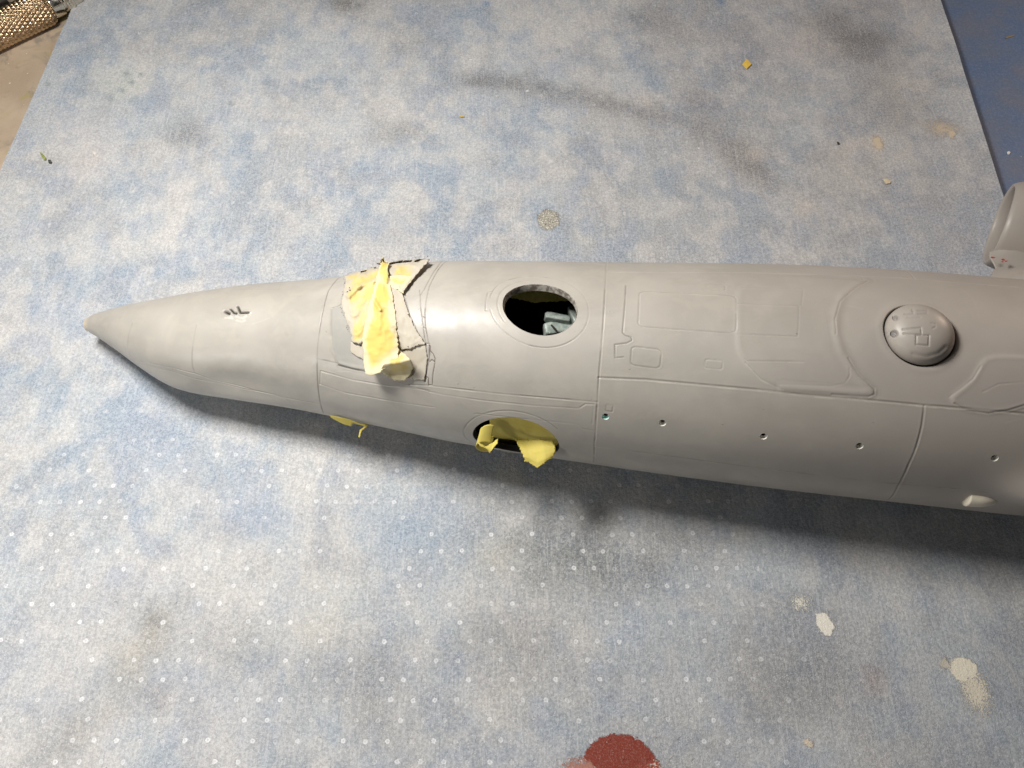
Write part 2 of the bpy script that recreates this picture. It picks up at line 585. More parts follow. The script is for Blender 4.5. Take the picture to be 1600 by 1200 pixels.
for q, dp, dk in [
    ([(207, 505), (202, 520), (200, 545)], .003, .25),
    ([(307, 508), (303, 530), (300, 556), (301, 572), (305, 584)], .005, .4),
    ([(196, 556), (230, 565), (270, 574), (305, 583), (340, 595), (400, 610), (450, 622), (500, 631)], .007, .2),
    ([(203, 561), (235, 572), (270, 580), (330, 596), (380, 607), (430, 617), (447, 624), (460, 634), (469, 642)], .006, .2),
    ([(370, 453), (435, 453.5), (443, 441)], .004, .1),
    ([(495, 560), (528, 567.5)], .006, .5),
    ([(500, 600), (501, 579.5), (550, 593), (600, 602), (640, 606), (671, 610)], .009, .15),
    ([(500, 600), (540, 614), (600, 624.5), (640, 631), (678, 636.5)], .007, .1),
    ([(640, 601), (671, 602.5), (710, 607), (780, 615), (850, 621), (934, 628)], .011, .3),
    ([(625, 598), (672, 612)], .008, .4),
    ([(672, 612), (690, 616), (750, 625), (830, 633), (884, 636.5), (904, 638), (915, 631), (929, 631.5)], .007, .1),
    ([(928, 634), (926, 655), (925, 662)], .006, .1),
    ([(742, 646), (800, 652), (840, 656), (902, 662), (911, 670), (929, 672.5)], .005, .15),
    ([(950, 425), (1000, 425.5), (1100, 426.5), (1200, 427), (1250, 428), (1330, 431), (1400, 434), (1480, 441), (1600, 450)], .013, .0),
    ([(1411, 421), (1420, 426), (1426, 432), (1430, 437)], .009, .0),
    ([(978, 446), (976, 480), (974, 505), (973, 520), (977, 524), (986, 527), (987.5, 532), (980, 536), (961, 538.5), (961, 559), (975, 558)], .008, .55),
    ([(1160, 451), (1255, 451.5), (1252, 478)], .004, .05),
    ([(1153, 475), (1200, 477), (1248, 478.5), (1246, 525)], .004, .1),
    ([(1153, 522), (1200, 524), (1246, 526)], .005, .15),
    ([(1164, 560), (1168, 564), (1255, 565)], .005, .15),
    ([(1218, 600), (1300, 603), (1320, 598), (1327, 588), (1327, 575)], .005, .1),
    ([(1535, 612), (1560, 600), (1600, 597)], .005, .05),
    ([(1483, 620), (1503, 606), (1520, 592), (1532, 572)], .008, .0),
    ([(1476, 441), (1505, 455), (1521, 470), (1528, 492)], .004, .0),
]:
    groove(skin_path(q), dp, .013, dk, seed=int(q[0][0]) % 13)
# dark cracks where an older strip of tape was painted over
for q, dk, w in [
    ([(691, 406), (684, 417), (672, 435), (663, 452), (656.5, 462), (657, 480), (660, 505), (663.5, 528), (665.5, 539)], .85, .010),
    ([(655.5, 453), (656.5, 462)], .8, .010),
    ([(702, 406), (692, 413), (681, 428), (671, 448), (666, 470), (663.5, 490), (664.5, 510), (668, 528), (671, 541)], .9, .010),
    ([(660, 495), (664, 496)], .6, .009), ([(662, 512), (665, 513)], .6, .009),
    ([(665, 537), (672, 537)], .7, .009),
    ([(671.5, 539), (672, 548), (677, 553), (680, 560), (679, 572), (676.5, 585), (676, 601), (670, 602), (669.5, 591), (667, 589), (664.5, 597)], .95, .010),
    ([(672, 541), (671, 560), (668, 575), (666, 588), (664.5, 596)], .95, .015),
    ([(679, 565), (675, 562), (672, 565)], .9, .012),
    ([(628, 455), (633, 470), (640, 493), (652, 519), (664, 537)], .6, .010)]:
    groove(skin_path(q), .008, w, dk, col=(0.05, 0.025, 0.015), broken=0.15, seed=int(q[0][0]) % 11)

# access panels with engraved outlines: every one becomes a part
PANELS = []
for nm, q, dp, dk in [
    ('spine_panel', rounded([(999, 455), (1150, 462), (1150, 521), (997, 510)], .10), .009, .2),
    ('access_panel', rounded([(1105, 444), (1133, 445), (1133.5, 455), (1105, 453.5)], .3), .009, .1),
    ('access_panel', rounded([(1102.5, 561), (1129.5, 563), (1128, 577), (1100.5, 574)], .2), .010, .2),
    ('access_panel', rounded([(987, 541), (1034, 546), (1031, 576), (985, 570)], .2), .008, .4),
    ('access_panel', rounded([(947.5, 632), (958, 633), (957, 643.5), (946.5, 642)], .12), .009, .3)]:
    qq = skin_path(q)
    groove(densify(qq, True), dp * .75, .013, dk, seed=len(q), broken=0.5)
    PANELS.append((nm, qq))
# rings round the hatch and round the side opening
ang = np.linspace(0, 2 * np.pi, 90)


def ring(E, k, a0=0, a1=360, k2=None):
    a = np.radians(np.linspace(a0, a1, 90)); x, t = ell_pt(E, a, k)
    return np.stack([x, t], -1)


E_ring = ell_from_px((763, 478), (918, 486), (838, 430), (848, 539))
groove(ring(E_ring, 1.0, 20, 172), .006, .012, .6, seed=6, broken=.3)
groove(ring(E_ring, 1.0, 190, 290), .005, .012, .5, seed=7, broken=.9)
groove(ring(E_ring, 1.0, 290, 380), .003, .012, .1, seed=7, broken=.9)
groove(skin_path([(765, 485), (758.5, 485), (759, 470), (762, 456), (770, 455)]), .005, .011, .5)
groove(ring(E_ring, 0.84, 100, 260), .004, .012, .3, seed=8, broken=.9)
groove(ring(E_side, 1.22, 150, 320), .006, .014, .35, seed=9)

# shallow repaired areas on the spine
pad1 = skin_path(rounded([(1152, 455), (1172, 440), (1215, 431), (1352, 438), (1322, 456), (1308, 485), (1307, 515), (1315, 550), (1335, 582), (1362, 609), (1350, 617), (1215, 606), (1170, 575), (1152, 545)], .3))
pad_area(pad1, 0.012, 0.07, 0.004)
ridge = skin_path([(1354, 437), (1340, 446), (1318, 462), (1307, 490), (1307, 520), (1317, 550), (1337, 582), (1364, 611)])
groove(ridge, -0.009, 0.06, 0, broken=0.2)
groove(skin_path([(1356, 439), (1335, 451), (1312, 472), (1304, 500), (1306, 522)]), 0.008, 0.014, .15)
groove(skin_path([(1325, 560), (1340, 585), (1366, 608), (1366, 616), (1356, 620), (1300, 616)]), 0.008, 0.016, .12)
groove(skin_path([(1222, 606), (1360, 615)]), -0.009, 0.05, 0, broken=0.1)
groove(skin_path([(1165, 566), (1190, 592), (1222, 608)]), 0.010, 0.016, .2)
pad2 = skin_path(rounded([(1484, 623), (1520, 595), (1540, 556), (1640, 560), (1640, 622), (1580, 640), (1540, 645), (1505, 639)], .3))
pad_area(pad2, 0.016, 0.05, 0.006)
groove(skin_path([(1492, 630), (1512, 641), (1545, 645), (1575, 641), (1600, 633)]), .010, .018, .25)
# collar of smoothed filler round the dome
E_dome = ell_from_px((1379, 517), (1491.5, 530), (1432, 476), (1440, 570))
I, J = window(ring(E_dome, 1.5), .3)
u, v = ell_rho(E_dome, GX[I, J], GT[I, J]); rr = np.hypot(u, v)
disp[I, J] += 0.006 * np.exp(-((rr - 1.12) / .10) ** 2) - 0.10 * (1 - sstep(0.93, 1.03, rr))
for k_ in range(3): tint[I, J, k_] = np.where(rr < 1.03, 0.03, tint[I, J, k_])
tint[I, J, 3] = np.maximum(tint[I, J, 3], 1 - sstep(0.98, 1.04, rr))
# windscreen frame: clear part standing slightly proud in front of the tape
wind = skin_path(rounded([(545, 436), (560, 430), (600, 420), (605, 585), (572, 578), (530, 569), (521, 545), (517, 510), (518, 482), (530, 479)], .18))
pad_area(wind, 0.022, 0.04, 0.0)
groove(skin_path([(517, 530), (520, 548), (530, 567), (549, 573), (572, 578)]), -0.014, 0.035, 0)
groove(skin_path([(519, 481), (534, 477)]), .010, .014, .5)
groove(skin_path([(530, 571), (550, 576), (574, 581)]), .014, .018, .6)
# little slots with worn paint on the nose
for q, w in [([(353, 487.5), (358, 490)], .030), ([(361, 484), (366, 489.5), (370, 490)], .018), ([(372, 480), (376, 489), (388, 488.5)], .020)]:
    groove(skin_path(q), .05, w, 1.0, col=(.03, .022, .015), broken=0)
for q in [[(352, 497), (363, 497.5)], [(368, 495), (379, 498), (384, 494)], [(369, 501), (377, 503.5), (382, 501)]]:
    groove(skin_path(q), -.004, .020, .6, col=(.68, .65, .58), broken=.4)
groove(skin_path([(395, 506), (421, 497)]), .002, .010, .15, col=(.7, .68, .62))
# random specks of dust and nicks
for _ in range(34):
    x = rng.uniform(-7, 10.5); t = R(rng.uniform(60, 195))
    q = np.array([(x, t), (x + rng.uniform(.0, .02), t + rng.uniform(-.004, .004))])
    groove(q, rng.choice([.006, -.006]), .009, rng.choice([.7, .5, .15]), col=(.12, .1, .08), broken=0)
for _ in range(9):
    x = rng.uniform(-6, 10); t = R(rng.uniform(70, 190))
    q = np.array([(x, t), (x + rng.uniform(-.3, .3), t + rng.uniform(-.05, .05))])
    groove(q, .0012, .010, .15, col=(.6, .58, .52), broken=.6)
# general unevenness of sanded filler
sA = GT * 2.0
disp += 0.018 * (fbm(GX * 0.55, sA * 0.8, 3, 2) - .5) * sstep(X0, X0 + 1, GX)
disp += 0.0028 * (fbm(GX * 2.2, sA * 2.4, 5, 3) - .5)
# fairing that swells at the right edge of the frame
cf = on_skin(1598, 764)
dd = np.hypot((GX - cf[0] - 0.42) / 0.62, (GT - cf[1]) * BG / 0.42)
disp += 0.26 * np.exp(-dd ** 2)
# worn beige tip
tipf = (1 - sstep(X0 + 0.04, X0 + 0.22, GX + 0.06 * fbm(GX * 5, sA * 3, 9)))
tipf = np.maximum(tipf * .8, 0)
for k_, cv in enumerate((.60, .50, .36)): tint[..., k_] = np.where(tipf > tint[..., 3], cv, tint[..., k_])
tint[..., 3] = np.maximum(tint[..., 3], tipf)

P = P0 + N0 * disp[..., None]
# normals of the displaced skin
dU = np.gradient(P, axis=0)
Pw = np.concatenate([P[:, -1:], P, P[:, :1]], 1)
dV = Pw[:, 2:] - Pw[:, :-2]
NN = np.cross(dU, dV); NN /= np.linalg.norm(NN, axis=-1, keepdims=True) + 1e-12
if (NN * N0).sum() < 0: NN = -NN
# orientation: N0 must point outwards
cen = np.stack([GX, np.interp(GX, xs_s, PAR[:, 0]), np.interp(GX, xs_s, PAR[:, 1])], -1)
OUT = np.sign(((P0 - cen) * N0).sum())

if OUT < 0:
    print('normals inward, flipping')
    P = P0 - N0 * disp[..., None]
    N0 = -N0
    dU = np.gradient(P, axis=0)
    Pw = np.concatenate([P[:, -1:], P, P[:, :1]], 1)
    dV = Pw[:, 2:] - Pw[:, :-2]
    NN = np.cross(dU, dV); NN /= np.linalg.norm(NN, axis=-1, keepdims=True) + 1e-12
    if (NN * N0).sum() < 0: NN = -NN


def skin(x, th, lift=0.0):
    n = Sn(x, th) * (1 if OUT > 0 else -1)
    return S(x, th) + n * np.asarray(lift, float)[..., None]


# labels of the quads: which moulded section or panel they belong to
keepw = np.ones((NX - 1, NT), bool); keepw[:, :NT - 1] = keep
CXw = np.concatenate([CX, (GX[:-1, -1:] + GX[1:, -1:]) / 2], 1)
CTw = np.concatenate([CTH, np.full((NX - 1, 1), gt[-1])], 1)


def curve_x(q, th): o = np.argsort(q[:, 1]); return np.interp(th, q[o, 1], q[o, 0])
def curve_t(q, x): o = np.argsort(q[:, 0]); return np.interp(x, q[o, 0], q[o, 1])


lab = np.full(CXw.shape, 1)
lab[CXw < curve_x(S1, CTw)] = 0
beh = CXw >= curve_x(S2, CTw)
below1 = CTw > curve_t(H1, CXw)
below2 = CTw > curve_t(H2, CXw)
lab[beh] = 2
lab[beh & below1] = 3
lab[beh & below1 & (CXw > curve_x(S3, CTw))] = 4
lab[beh & below2] = 5
names = ['nose_section', 'forward_fuselage', 'spine_section', 'side_panel', 'side_panel', 'belly_section']
lab[in_poly(wind, CXw, CTw)] = 6; names.append('windscreen')
for nm, q in PANELS:
    names.append(nm); lab[in_poly(q, CXw, CTw)] = len(names) - 1

aircraft = empty('model_aircraft', (0, float(PAR[250, 0]), 0.0))
tag(aircraft, 'unpainted grey primed plastic aircraft fuselage with pointed nose lying across the blue sheet', 'model aircraft')
LOC = Vector(aircraft.location)


def part(name, V, F, mat, parent=aircraft, **kw):
    """V in world coordinates"""
    o = np_mesh(name, V, F, mat, None, **kw)
    o.parent = parent
    o.location = -LOC if parent is aircraft else (0, 0, 0)
    return o


ii, jj = np.meshgrid(np.arange(NX - 1), np.arange(NT), indexing='ij')
j2 = (jj + 1) % NT
Fall = np.stack([ii * NT + jj, ii * NT + j2, (ii + 1) * NT + j2, (ii + 1) * NT + jj], -1)
Pf, Nf, Tf = P.reshape(-1, 3), NN.reshape(-1, 3), tint.reshape(-1, 4)
# make the winding agree with the outward normal
f = Fall[200, 200]
if np.dot(np.cross(Pf[f[1]] - Pf[f[0]], Pf[f[2]] - Pf[f[0]]), Nf[f[0]]) < 0: Fall = Fall[..., ::-1]
plab = {'windscreen': 'smooth cooler grey windscreen frame half hidden under yellow tape'}
for L, nm in enumerate(names):
    Fq = Fall[(lab == L) & keepw]
    if len(Fq) == 0: continue
    used, inv = np.unique(Fq, return_inverse=True)
    o = part(nm, Pf[used], inv.reshape(-1, 4), M_glass if nm == 'windscreen' else M_primer,
             normals=Nf[used], attrs={'tint': ('FLOAT_COLOR', Tf[used])})
    if nm in plab: o['label'] = plab[nm]
    if L == 0: o['label'] = 'pointed nose section with beige worn tip and small dark slots'

# blunt end of the nose
tip = P[0]
V = np.vstack([tip, tip * 0.45 + tip.mean(0) * 0.55 - [0.012, 0, 0], tip.mean(0)[None] - [0.016, 0, 0]])
F = [[k_, (k_ + 1) % NT, NT + (k_ + 1) % NT, NT + k_] for k_ in range(NT)] + [[NT + k_, NT + (k_ + 1) % NT, 2 * NT] for k_ in range(NT)]
mtip = Mat('worn tip', (0.56, 0.46, 0.33), 0.55)
mtip.color(mtip.mix(mtip.noise(12, 3), (0.50, 0.42, 0.30), (0.62, 0.52, 0.39)))
part('nose_tip', V, F, mtip.m)

# inner skin, rear bulkhead
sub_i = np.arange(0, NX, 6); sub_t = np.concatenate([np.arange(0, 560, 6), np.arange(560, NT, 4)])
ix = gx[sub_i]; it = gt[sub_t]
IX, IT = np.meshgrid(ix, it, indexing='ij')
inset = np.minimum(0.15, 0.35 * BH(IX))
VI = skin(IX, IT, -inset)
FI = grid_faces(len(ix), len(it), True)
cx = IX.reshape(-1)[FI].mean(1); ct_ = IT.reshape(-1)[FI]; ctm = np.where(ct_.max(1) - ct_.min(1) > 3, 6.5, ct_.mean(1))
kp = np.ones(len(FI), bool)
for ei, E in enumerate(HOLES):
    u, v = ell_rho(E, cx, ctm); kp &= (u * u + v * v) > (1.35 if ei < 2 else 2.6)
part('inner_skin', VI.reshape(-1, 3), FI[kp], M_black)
e = P[-1]; V = np.vstack([e, e.mean(0)[None]])
part('rear_bulkhead', V, [[k_, (k_ + 1) % NT, NT] for k_ in range(NT)], M_primer, smooth=False)


def hole_wall(E, depth, mat, name, flare=0.97, n=120):
    a = np.linspace(0, 2 * np.pi, n, endpoint=False)
    rows = []
    for k_, d in ((1.004, -0.0005), (0.995, -0.010), (0.99, -depth * .5), (flare, -depth)):
        x, t = ell_pt(E, a, k_); rows.append(skin(x, t, np.full(n, d)))
    V = np.array(rows).reshape(-1, 3)
    return part(name, V, grid_faces(4, n, True), mat)


hole_wall(E_hatch, 0.14, M_rim, 'hatch_rim')['label'] = 'thick cut edge of the round roof hatch opening'
hole_wall(E_side, 0.12, M_primer, 'opening_rim')
m = Mat('pale putty', (0.55, 0.53, 0.48), 0.5); m.color(m.mix(m.noise(25, 3), (0.68, 0.66, 0.6), (0.8, 0.78, 0.72)))
M_putty = m.m
m = Mat('pale cyan glue', (0.45, 0.62, 0.58), 0.4); m.color(m.mix(m.noise(25, 3), (0.50, 0.78, 0.72), (0.7, 0.85, 0.8)))
M_cyan = m.m
for k_, E in enumerate(E_ports):
    hole_wall(E, 0.09, M_cyan if k_ == 0 else M_putty, 'port_rim', 0.62, 40)

# ------------------------------------------------------------------ dome
def dome_part():
    nr, na = 110, 260
    r = np.linspace(0, 1, nr); a = np.linspace(0, 2 * np.pi, na, endpoint=False)
    RR, AA = np.meshgrid(r, a, indexing='ij')
    ps = RR * np.pi / 2 * 1.0
    rad = np.sin(ps) ** 0.92; hgt = np.cos(ps)
    x, t = ell_pt(E_dome, AA, rad * 0.955)
    lift = -0.06 + 0.37 * hgt ** 0.85
    c = E_dome[0]
    n0 = Sn(c[0], c[1]) * (1 if OUT > 0 else -1)
    base = S(x, t) * 0.25 + 0.75 * (S(c[0], c[1]) + (S(x, t) - S(c[0], c[1])) - n0 * (((S(x, t) - S(c[0], c[1])) @ n0)[..., None]))
    Pd = base + n0 * lift[..., None]
    # surface coordinates in picture units for the engraving
    px, py = project(Pd)
    d = np.zeros_like(px); tn = np.zeros(px.shape + (4,)); tn[..., :3] = .12

    def line(q, dep, w=1.5, dk=.2):
        nonlocal d
        best = np.full(px.shape, 1e9)
        for (p, p2) in zip(q[:-1], q[1:]):
            dx, dy = p2[0] - p[0], p2[1] - p[1]
            tt = np.clip(((px - p[0]) * dx + (py - p[1]) * dy) / (dx * dx + dy * dy + 1e-9), 0, 1)
            best = np.minimum(best, np.hypot(px - p[0] - tt * dx, py - p[1] - tt * dy))
        g = np.exp(-(best / w) ** 2)
        d -= dep * g; tn[..., 3] = np.maximum(tn[..., 3], g * dk)
    cv = lambda X, Y: (1250 + X / 4.286, 400 + Y / 4.286)
    line([cv(690, 490), cv(810, 480), cv(815, 525), cv(695, 520)], .010)
    line([cv(780, 530), cv(865, 532), cv(862, 600), cv(778, 592), cv(780, 530)], .012)
    line([cv(700, 388), cv(758, 385), cv(752, 360), cv(760, 370)], .009)
    line([cv(790, 365), cv(850, 362), cv(852, 385), cv(790, 388)], .008)
    line([cv(720, 412), cv(805, 412)], .006, dk=.1)
    line([cv(570, 520), cv(600, 500)], .006); line([cv(585, 545), cv(605, 530)], .006)
    line([cv(880, 450), cv(905, 455), cv(908, 475), cv(890, 485)], .006, dk=.05)
    line([cv(760, 655), cv(850, 672), cv(930, 650), cv(975, 610)], .012, 3.5, dk=.0)
    for (X, Y, rr, dep, dk) in ((632, 520, 7.0, .05, .75), (640, 412, 6.0, .03, .5)):
        q = cv(X, Y); bb_ = np.hypot((px - q[0]), (py - q[1]) * 1.1)
        g = 1 - sstep(rr - 2.2, rr, bb_)
        g2 = np.exp(-((px - q[0] - 1) ** 2 + (py - q[1] - 2) ** 2) / 5)
        d -= dep * g * (1 - .6 * g2); tn[..., 3] = np.maximum(tn[..., 3], dk * g * (1 - .5 * g2))
    back = (Pd[..., 1] > 99)
    Pd = Pd + n0 * d[..., None]
    f_ = grid_faces(nr, na, True)
    o = part('sensor_dome', Pd.reshape(-1, 3), f_, M_dome, attrs={'tint': ('FLOAT_COLOR', tn.reshape(-1, 4))})
    o['label'] = 'smooth oval dome on the spine with engraved squares and two small dimples'
    me = o.data
    return o


dome_part()

# ------------------------------------------------------------------ cream fairing low on the side
def blister():
    c0 = on_skin(1506, 781); c1 = on_skin(1562, 785)
    n, m_ = 40, 28
    T, A = np.meshgrid(np.linspace(0, 1, n), np.linspace(0, 2 * np.pi, m_, endpoint=False), indexing='ij')
    prof = np.minimum(1, T / 0.04) ** .5 * (1 - np.clip((T - .25) / .75, 0, 1) ** 2.2) ** .8
    x = c0[0] + (c1[0] - c0[0]) * T
    th = c0[1] + (c1[1] - c0[1]) * T + (-0.02) + prof * 0.085 * np.cos(A) * 1.0
    lift = -0.02 + 0.14 * prof * np.maximum(np.sin(A), -.3)
    V = skin(x, th, lift)
    mm = Mat('cream fairing', (0.66, 0.60, 0.48), 0.5); mm.color(mm.mix(mm.noise(9, 3), (0.72, 0.65, 0.51), (0.84, 0.77, 0.63)))
    o = part('side_fairing', V.reshape(-1, 3), grid_faces(n, m_, True), mm.m)
    o['label'] = 'small cream unpainted teardrop fairing low on the flank'
    # end cap at the blunt front
    solid = V[0]
    part('fairing_front', np.vstack([solid, solid.mean(0)[None]]), [[k_, (k_ + 1) % m_, m_] for k_ in range(m_)], mm.m)


blister()

# ------------------------------------------------------------------ cockpit seat seen through the hatch
def blob(center, size, rot, mat, name, parent, e=0.45, n=20, m_=28):
    T, A = np.meshgrid(np.linspace(-np.pi / 2, np.pi / 2, n), np.linspace(0, 2 * np.pi, m_, endpoint=False), indexing='ij')
    sg = lambda v: np.sign(v) * np.abs(v) ** e
    V = np.stack([sg(np.cos(T)) * sg(np.cos(A)) * size[0], sg(np.cos(T)) * sg(np.sin(A)) * size[1], sg(np.sin(T)) * size[2]], -1).reshape(-1, 3)
    from mathutils import Euler
    Rm = np.array(Euler(rot).to_matrix())
    V = V * (1 + .16 * (fbm(V[:, :1] * 9 + center[0], V[:, 1:2] * 9 + V[:, 2:] * 5, 55, 3) - .5))
    V = V @ Rm.T + np.asarray(center)
    return part(name, V, grid_faces(n, m_, True), mat, parent)


def inside(px, py, z): return at_height(px, py, z)


seat = empty('cockpit_seat'); seat.parent = aircraft; seat.location = -LOC
zt = 3.05
blob(inside(871, 498, zt), (.25, .075, .10), (0, .1, -.15), M_seat, 'headrest', seat, .35)
blob(inside(876, 514, zt - .18), (.33, .13, .16), (.2, .05, .18), M_seat, 'seat_back', seat, .3)
blob(inside(897, 494, zt + .06), (.07, .20, .10), (0, 0, .35), M_seat, 'side_frame', seat, .3)
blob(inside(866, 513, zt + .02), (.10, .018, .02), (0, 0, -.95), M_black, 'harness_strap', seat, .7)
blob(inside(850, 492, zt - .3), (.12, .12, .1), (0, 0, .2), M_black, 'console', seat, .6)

# ------------------------------------------------------------------ tape
def resample(q, n):
    q = np.asarray(q, float)
    d = np.concatenate([[0], np.cumsum(np.linalg.norm(np.diff(q, axis=0), axis=1))])
    return np.stack([np.interp(np.linspace(0, d[-1], n), d, q[:, c]) for c in range(q.shape[1])], -1)


def coons(L, Rr, T, B, n, m_):
    """L,R top->bottom; T,B left->right"""
    l = resample(L, n); r = resample(Rr, n); t = resample(T, m_); b = resample(B, m_)
    u = np.linspace(0, 1, n)[:, None, None]; v = np.linspace(0, 1, m_)[None, :, None]
    return ((1 - v) * l[:, None] + v * r[:, None] + (1 - u) * t[None] + u * b[None]
            - ((1 - u) * (1 - v) * t[0] + (1 - u) * v * t[-1] + u * (1 - v) * b[0] + u * v * b[-1]))


def tape(name, L, Rr, T, B, mat, parent, res=1.6, crumple=0.02, rag=.7, seed=0, lift=0.0, ridges=(), paint=0.0, thick=0.012):
    """a piece of tape on the skin; the four sides are (picture x, picture y, lift) lists"""
    ln = lambda q: np.linalg.norm(np.diff(np.asarray(q, float)[:, :2], axis=0), axis=1).sum()
    n = max(12, int(max(ln(L), ln(Rr)) / res)); m_ = max(12, int(max(ln(T), ln(B)) / res))
    C = coons(L, Rr, T, B, n, m_)
    nz = Noise2(seed + 200)
    U, W = np.meshgrid(np.arange(n), np.arange(m_), indexing='ij')
    edge = np.minimum.reduce([U, W, n - 1 - U, m_ - 1 - W])
    ragw = np.exp(-edge / 1.5) * rag
    px = C[..., 0] + ragw * 2.2 * (nz(C[..., 1] * .28, C[..., 0] * .28) - .5) * 2 + ragw * .5 * (nz(C[..., 1] * .9, C[..., 0] * .9) - .5) * 2
    py = C[..., 1] + ragw * 2.0 * (nz(C[..., 1] * .3 + 20, C[..., 0] * .3) - .5) * 2 + ragw * (nz(C[..., 1] * .8 + 20, C[..., 0] * .8) - .5) * 2
    lf = C[..., 2] + lift
    # wrinkles
    w = np.abs(2 * fbm(px * .045, py * .035, seed + 50, 3) - 1)
    lf = lf + crumple * (1 - w) ** 3 + crumple * .6 * (fbm(px * .12, py * .12, seed + 60, 2) - .5)
    for (a, b_, hh, ww) in ridges:
        a = np.array(a, float); b_ = np.array(b_, float); dv = b_ - a
        tt = np.clip(((px - a[0]) * dv[0] + (py - a[1]) * dv[1]) / (dv @ dv), 0, 1)
        dd_ = np.hypot(px - a[0] - tt * dv[0], py - a[1] - tt * dv[1])
        lf = lf + hh * np.exp(-(dd_ / ww) ** 2)
    # picture position -> skin point, then lift straight off the skin along its normal,
    # shifted back so that the outline stays where it was measured
    fx = np.empty(px.shape); ft = np.empty(px.shape)
    sel_i = np.unique(np.linspace(0, n - 1, max(6, n // 4)).astype(int)); sel_j = np.unique(np.linspace(0, m_ - 1, max(6, m_ // 4)).astype(int))
    Q = np.array([[on_skin(px[i, j], py[i, j]) for j in sel_j] for i in sel_i])
    for c, arr in ((0, fx), (1, ft)):
        tmp = np.array([np.interp(np.arange(m_), sel_j, Q[a, :, c]) for a in range(len(sel_i))])
        for j in range(m_): arr[:, j] = np.interp(np.arange(n), sel_i, tmp[:, j])
    for _ in range(5):          # refine for the lifted point
        Pt = skin(fx, ft, lf); qx, qy = project(Pt); e_ = 1e-3
        ax, ay = project(skin(fx + e_, ft, lf)); bx, by = project(skin(fx, ft + e_, lf))
        a11 = (ax - qx) / e_; a21 = (ay - qy) / e_; a12 = (bx - qx) / e_; a22 = (by - qy) / e_
        det = a11 * a22 - a12 * a21; det = np.where(np.abs(det) < 900, 900 * np.sign(det + 1e-9), det)
        rx = px - qx; ry = py - qy
        fx = fx + np.clip((rx * a22 - ry * a12) / det, -.05, .05); ft = np.clip(ft + np.clip((ry * a11 - rx * a21) / det, -.05, .05), R(28), R(222))
    V = skin(fx, ft, lf)
    pt = np.clip(1 - edge / 9.0, 0, 1) * .5 + paint + .0 * px
    o = np_mesh(name, V.reshape(-1, 3), grid_faces(n, m_), mat, attrs={'paint': ('FLOAT', pt.reshape(-1))})
    o.parent = parent
    solidify(o, thick)
    return o


cT = empty('masking_tape', tuple(skin(*on_skin(590, 480), 0.02)))
tag(cT, 'crumpled yellow masking tape torn in overlapping strips over the cockpit windows', 'masking tape', 'yellow masking tape on the model')
tl = -Vector(cT.location)
pieces = []
# left base piece
pieces.append(tape('torn_piece', [(538, 431, .02), (541, 440, .03), (537, 458, .04), (534, 475, .05), (541, 500, .05), (548, 518, .05), (551, 534, .05)],
     [(603, 408, .03), (600, 440, .05), (596, 480, .05), (590, 520, .05), (586, 545, .04)],
     [(538, 431, .02), (556, 424, .02), (580, 415, .025), (603, 408, .03)],
     [(551, 534, .05), (560, 538, .07), (567, 533, .05), (586, 545, .04)], M_tape_pale, cT, crumple=.035, seed=1,
     ridges=[((545, 463), (560, 448), .05, 4), ((560, 448), (590, 437), .05, 4)], paint=-.19))
# pale piece to the right, painted over
pieces.append(tape('torn_piece', [(604, 430, .05), (608, 460, .05), (612, 500, .05), (618, 545, .04)],
     [(627, 453, .03), (632, 470, .022), (640, 494, .02), (652, 519, .02), (665, 538, .035)],
     [(604, 430, .05), (612, 432, .06), (620, 442, .05), (627, 453, .04)],
     [(618, 545, .04), (628, 546, .045), (640, 545, .035), (652, 540, .045), (665, 538, .035)], M_tape_pale, cT, crumple=.02, seed=2, paint=.25))
# painted-over strip flat on the skin below it
pieces.append(tape('torn_piece', [(620, 540, .012), (628, 560, .012), (632, 588, .012)], [(664, 534, .012), (668, 560, .012), (663, 594, .012)],
     [(620, 540, .012), (640, 540, .012), (664, 534, .012)], [(632, 588, .012), (648, 594, .012), (663, 594, .012)], M_tape_pale, cT, crumple=.006, seed=3, paint=.8, rag=.4))
# top right piece with a curled edge
pieces.append(tape('torn_piece', [(604, 409, .07), (609, 425, .06), (618, 440, .05), (628, 458, .05)],
     [(671, 408, .09), (664, 413, .09), (655, 424, .08), (642, 440, .07), (628, 458, .05)],
     [(604, 409, .07), (620, 406, .06), (640, 404.5, .06), (655, 404.5, .07), (671, 408, .09)],
     [(628, 458, .05), (628.3, 458.2, .05), (628.6, 458.5, .05)], M_tape_pale, cT, crumple=.03, seed=4, paint=.02))
pieces.append(tape('torn_piece', [(602, 431, .09), (607, 440, .07), (612, 450, .06)], [(646, 431, .06), (636, 445, .07), (629, 458, .07)],
     [(602, 431, .09), (620, 430, .08), (646, 431, .06)], [(612, 450, .06), (620, 452, .06), (629, 458, .07)], M_tape, cT, crumple=.02, seed=14, paint=.15))
# curled tail at the bottom
pieces.append(tape('torn_piece', [(612, 548, .05), (604, 560, .08), (598, 572, .10), (596, 580, .16)],
     [(624, 546, .05), (636, 556, .08), (643, 566, .10), (645, 577, .08)],
     [(612, 548, .05), (618, 546, .05), (624, 546, .05)],
     [(596, 580, .03), (606, 588, .04), (618, 594, .05), (632, 595, .05), (641, 587, .06), (645, 577, .08)], M_tape, cT, crumple=.03, seed=5, paint=.02,
     ridges=[((596, 570), (640, 562), .26, 9)]))
# lower left small flap
pieces.append(tape('torn_piece', [(548, 534, .03), (548, 550, .035)], [(570, 540, .04), (570, 562, .05)],
     [(548, 534, .03), (558, 540, .04), (570, 540, .04)], [(548, 550, .035), (558, 557, .04), (570, 562, .05)], M_tape_pale, cT, crumple=.01, seed=6, paint=.1, rag=.5))
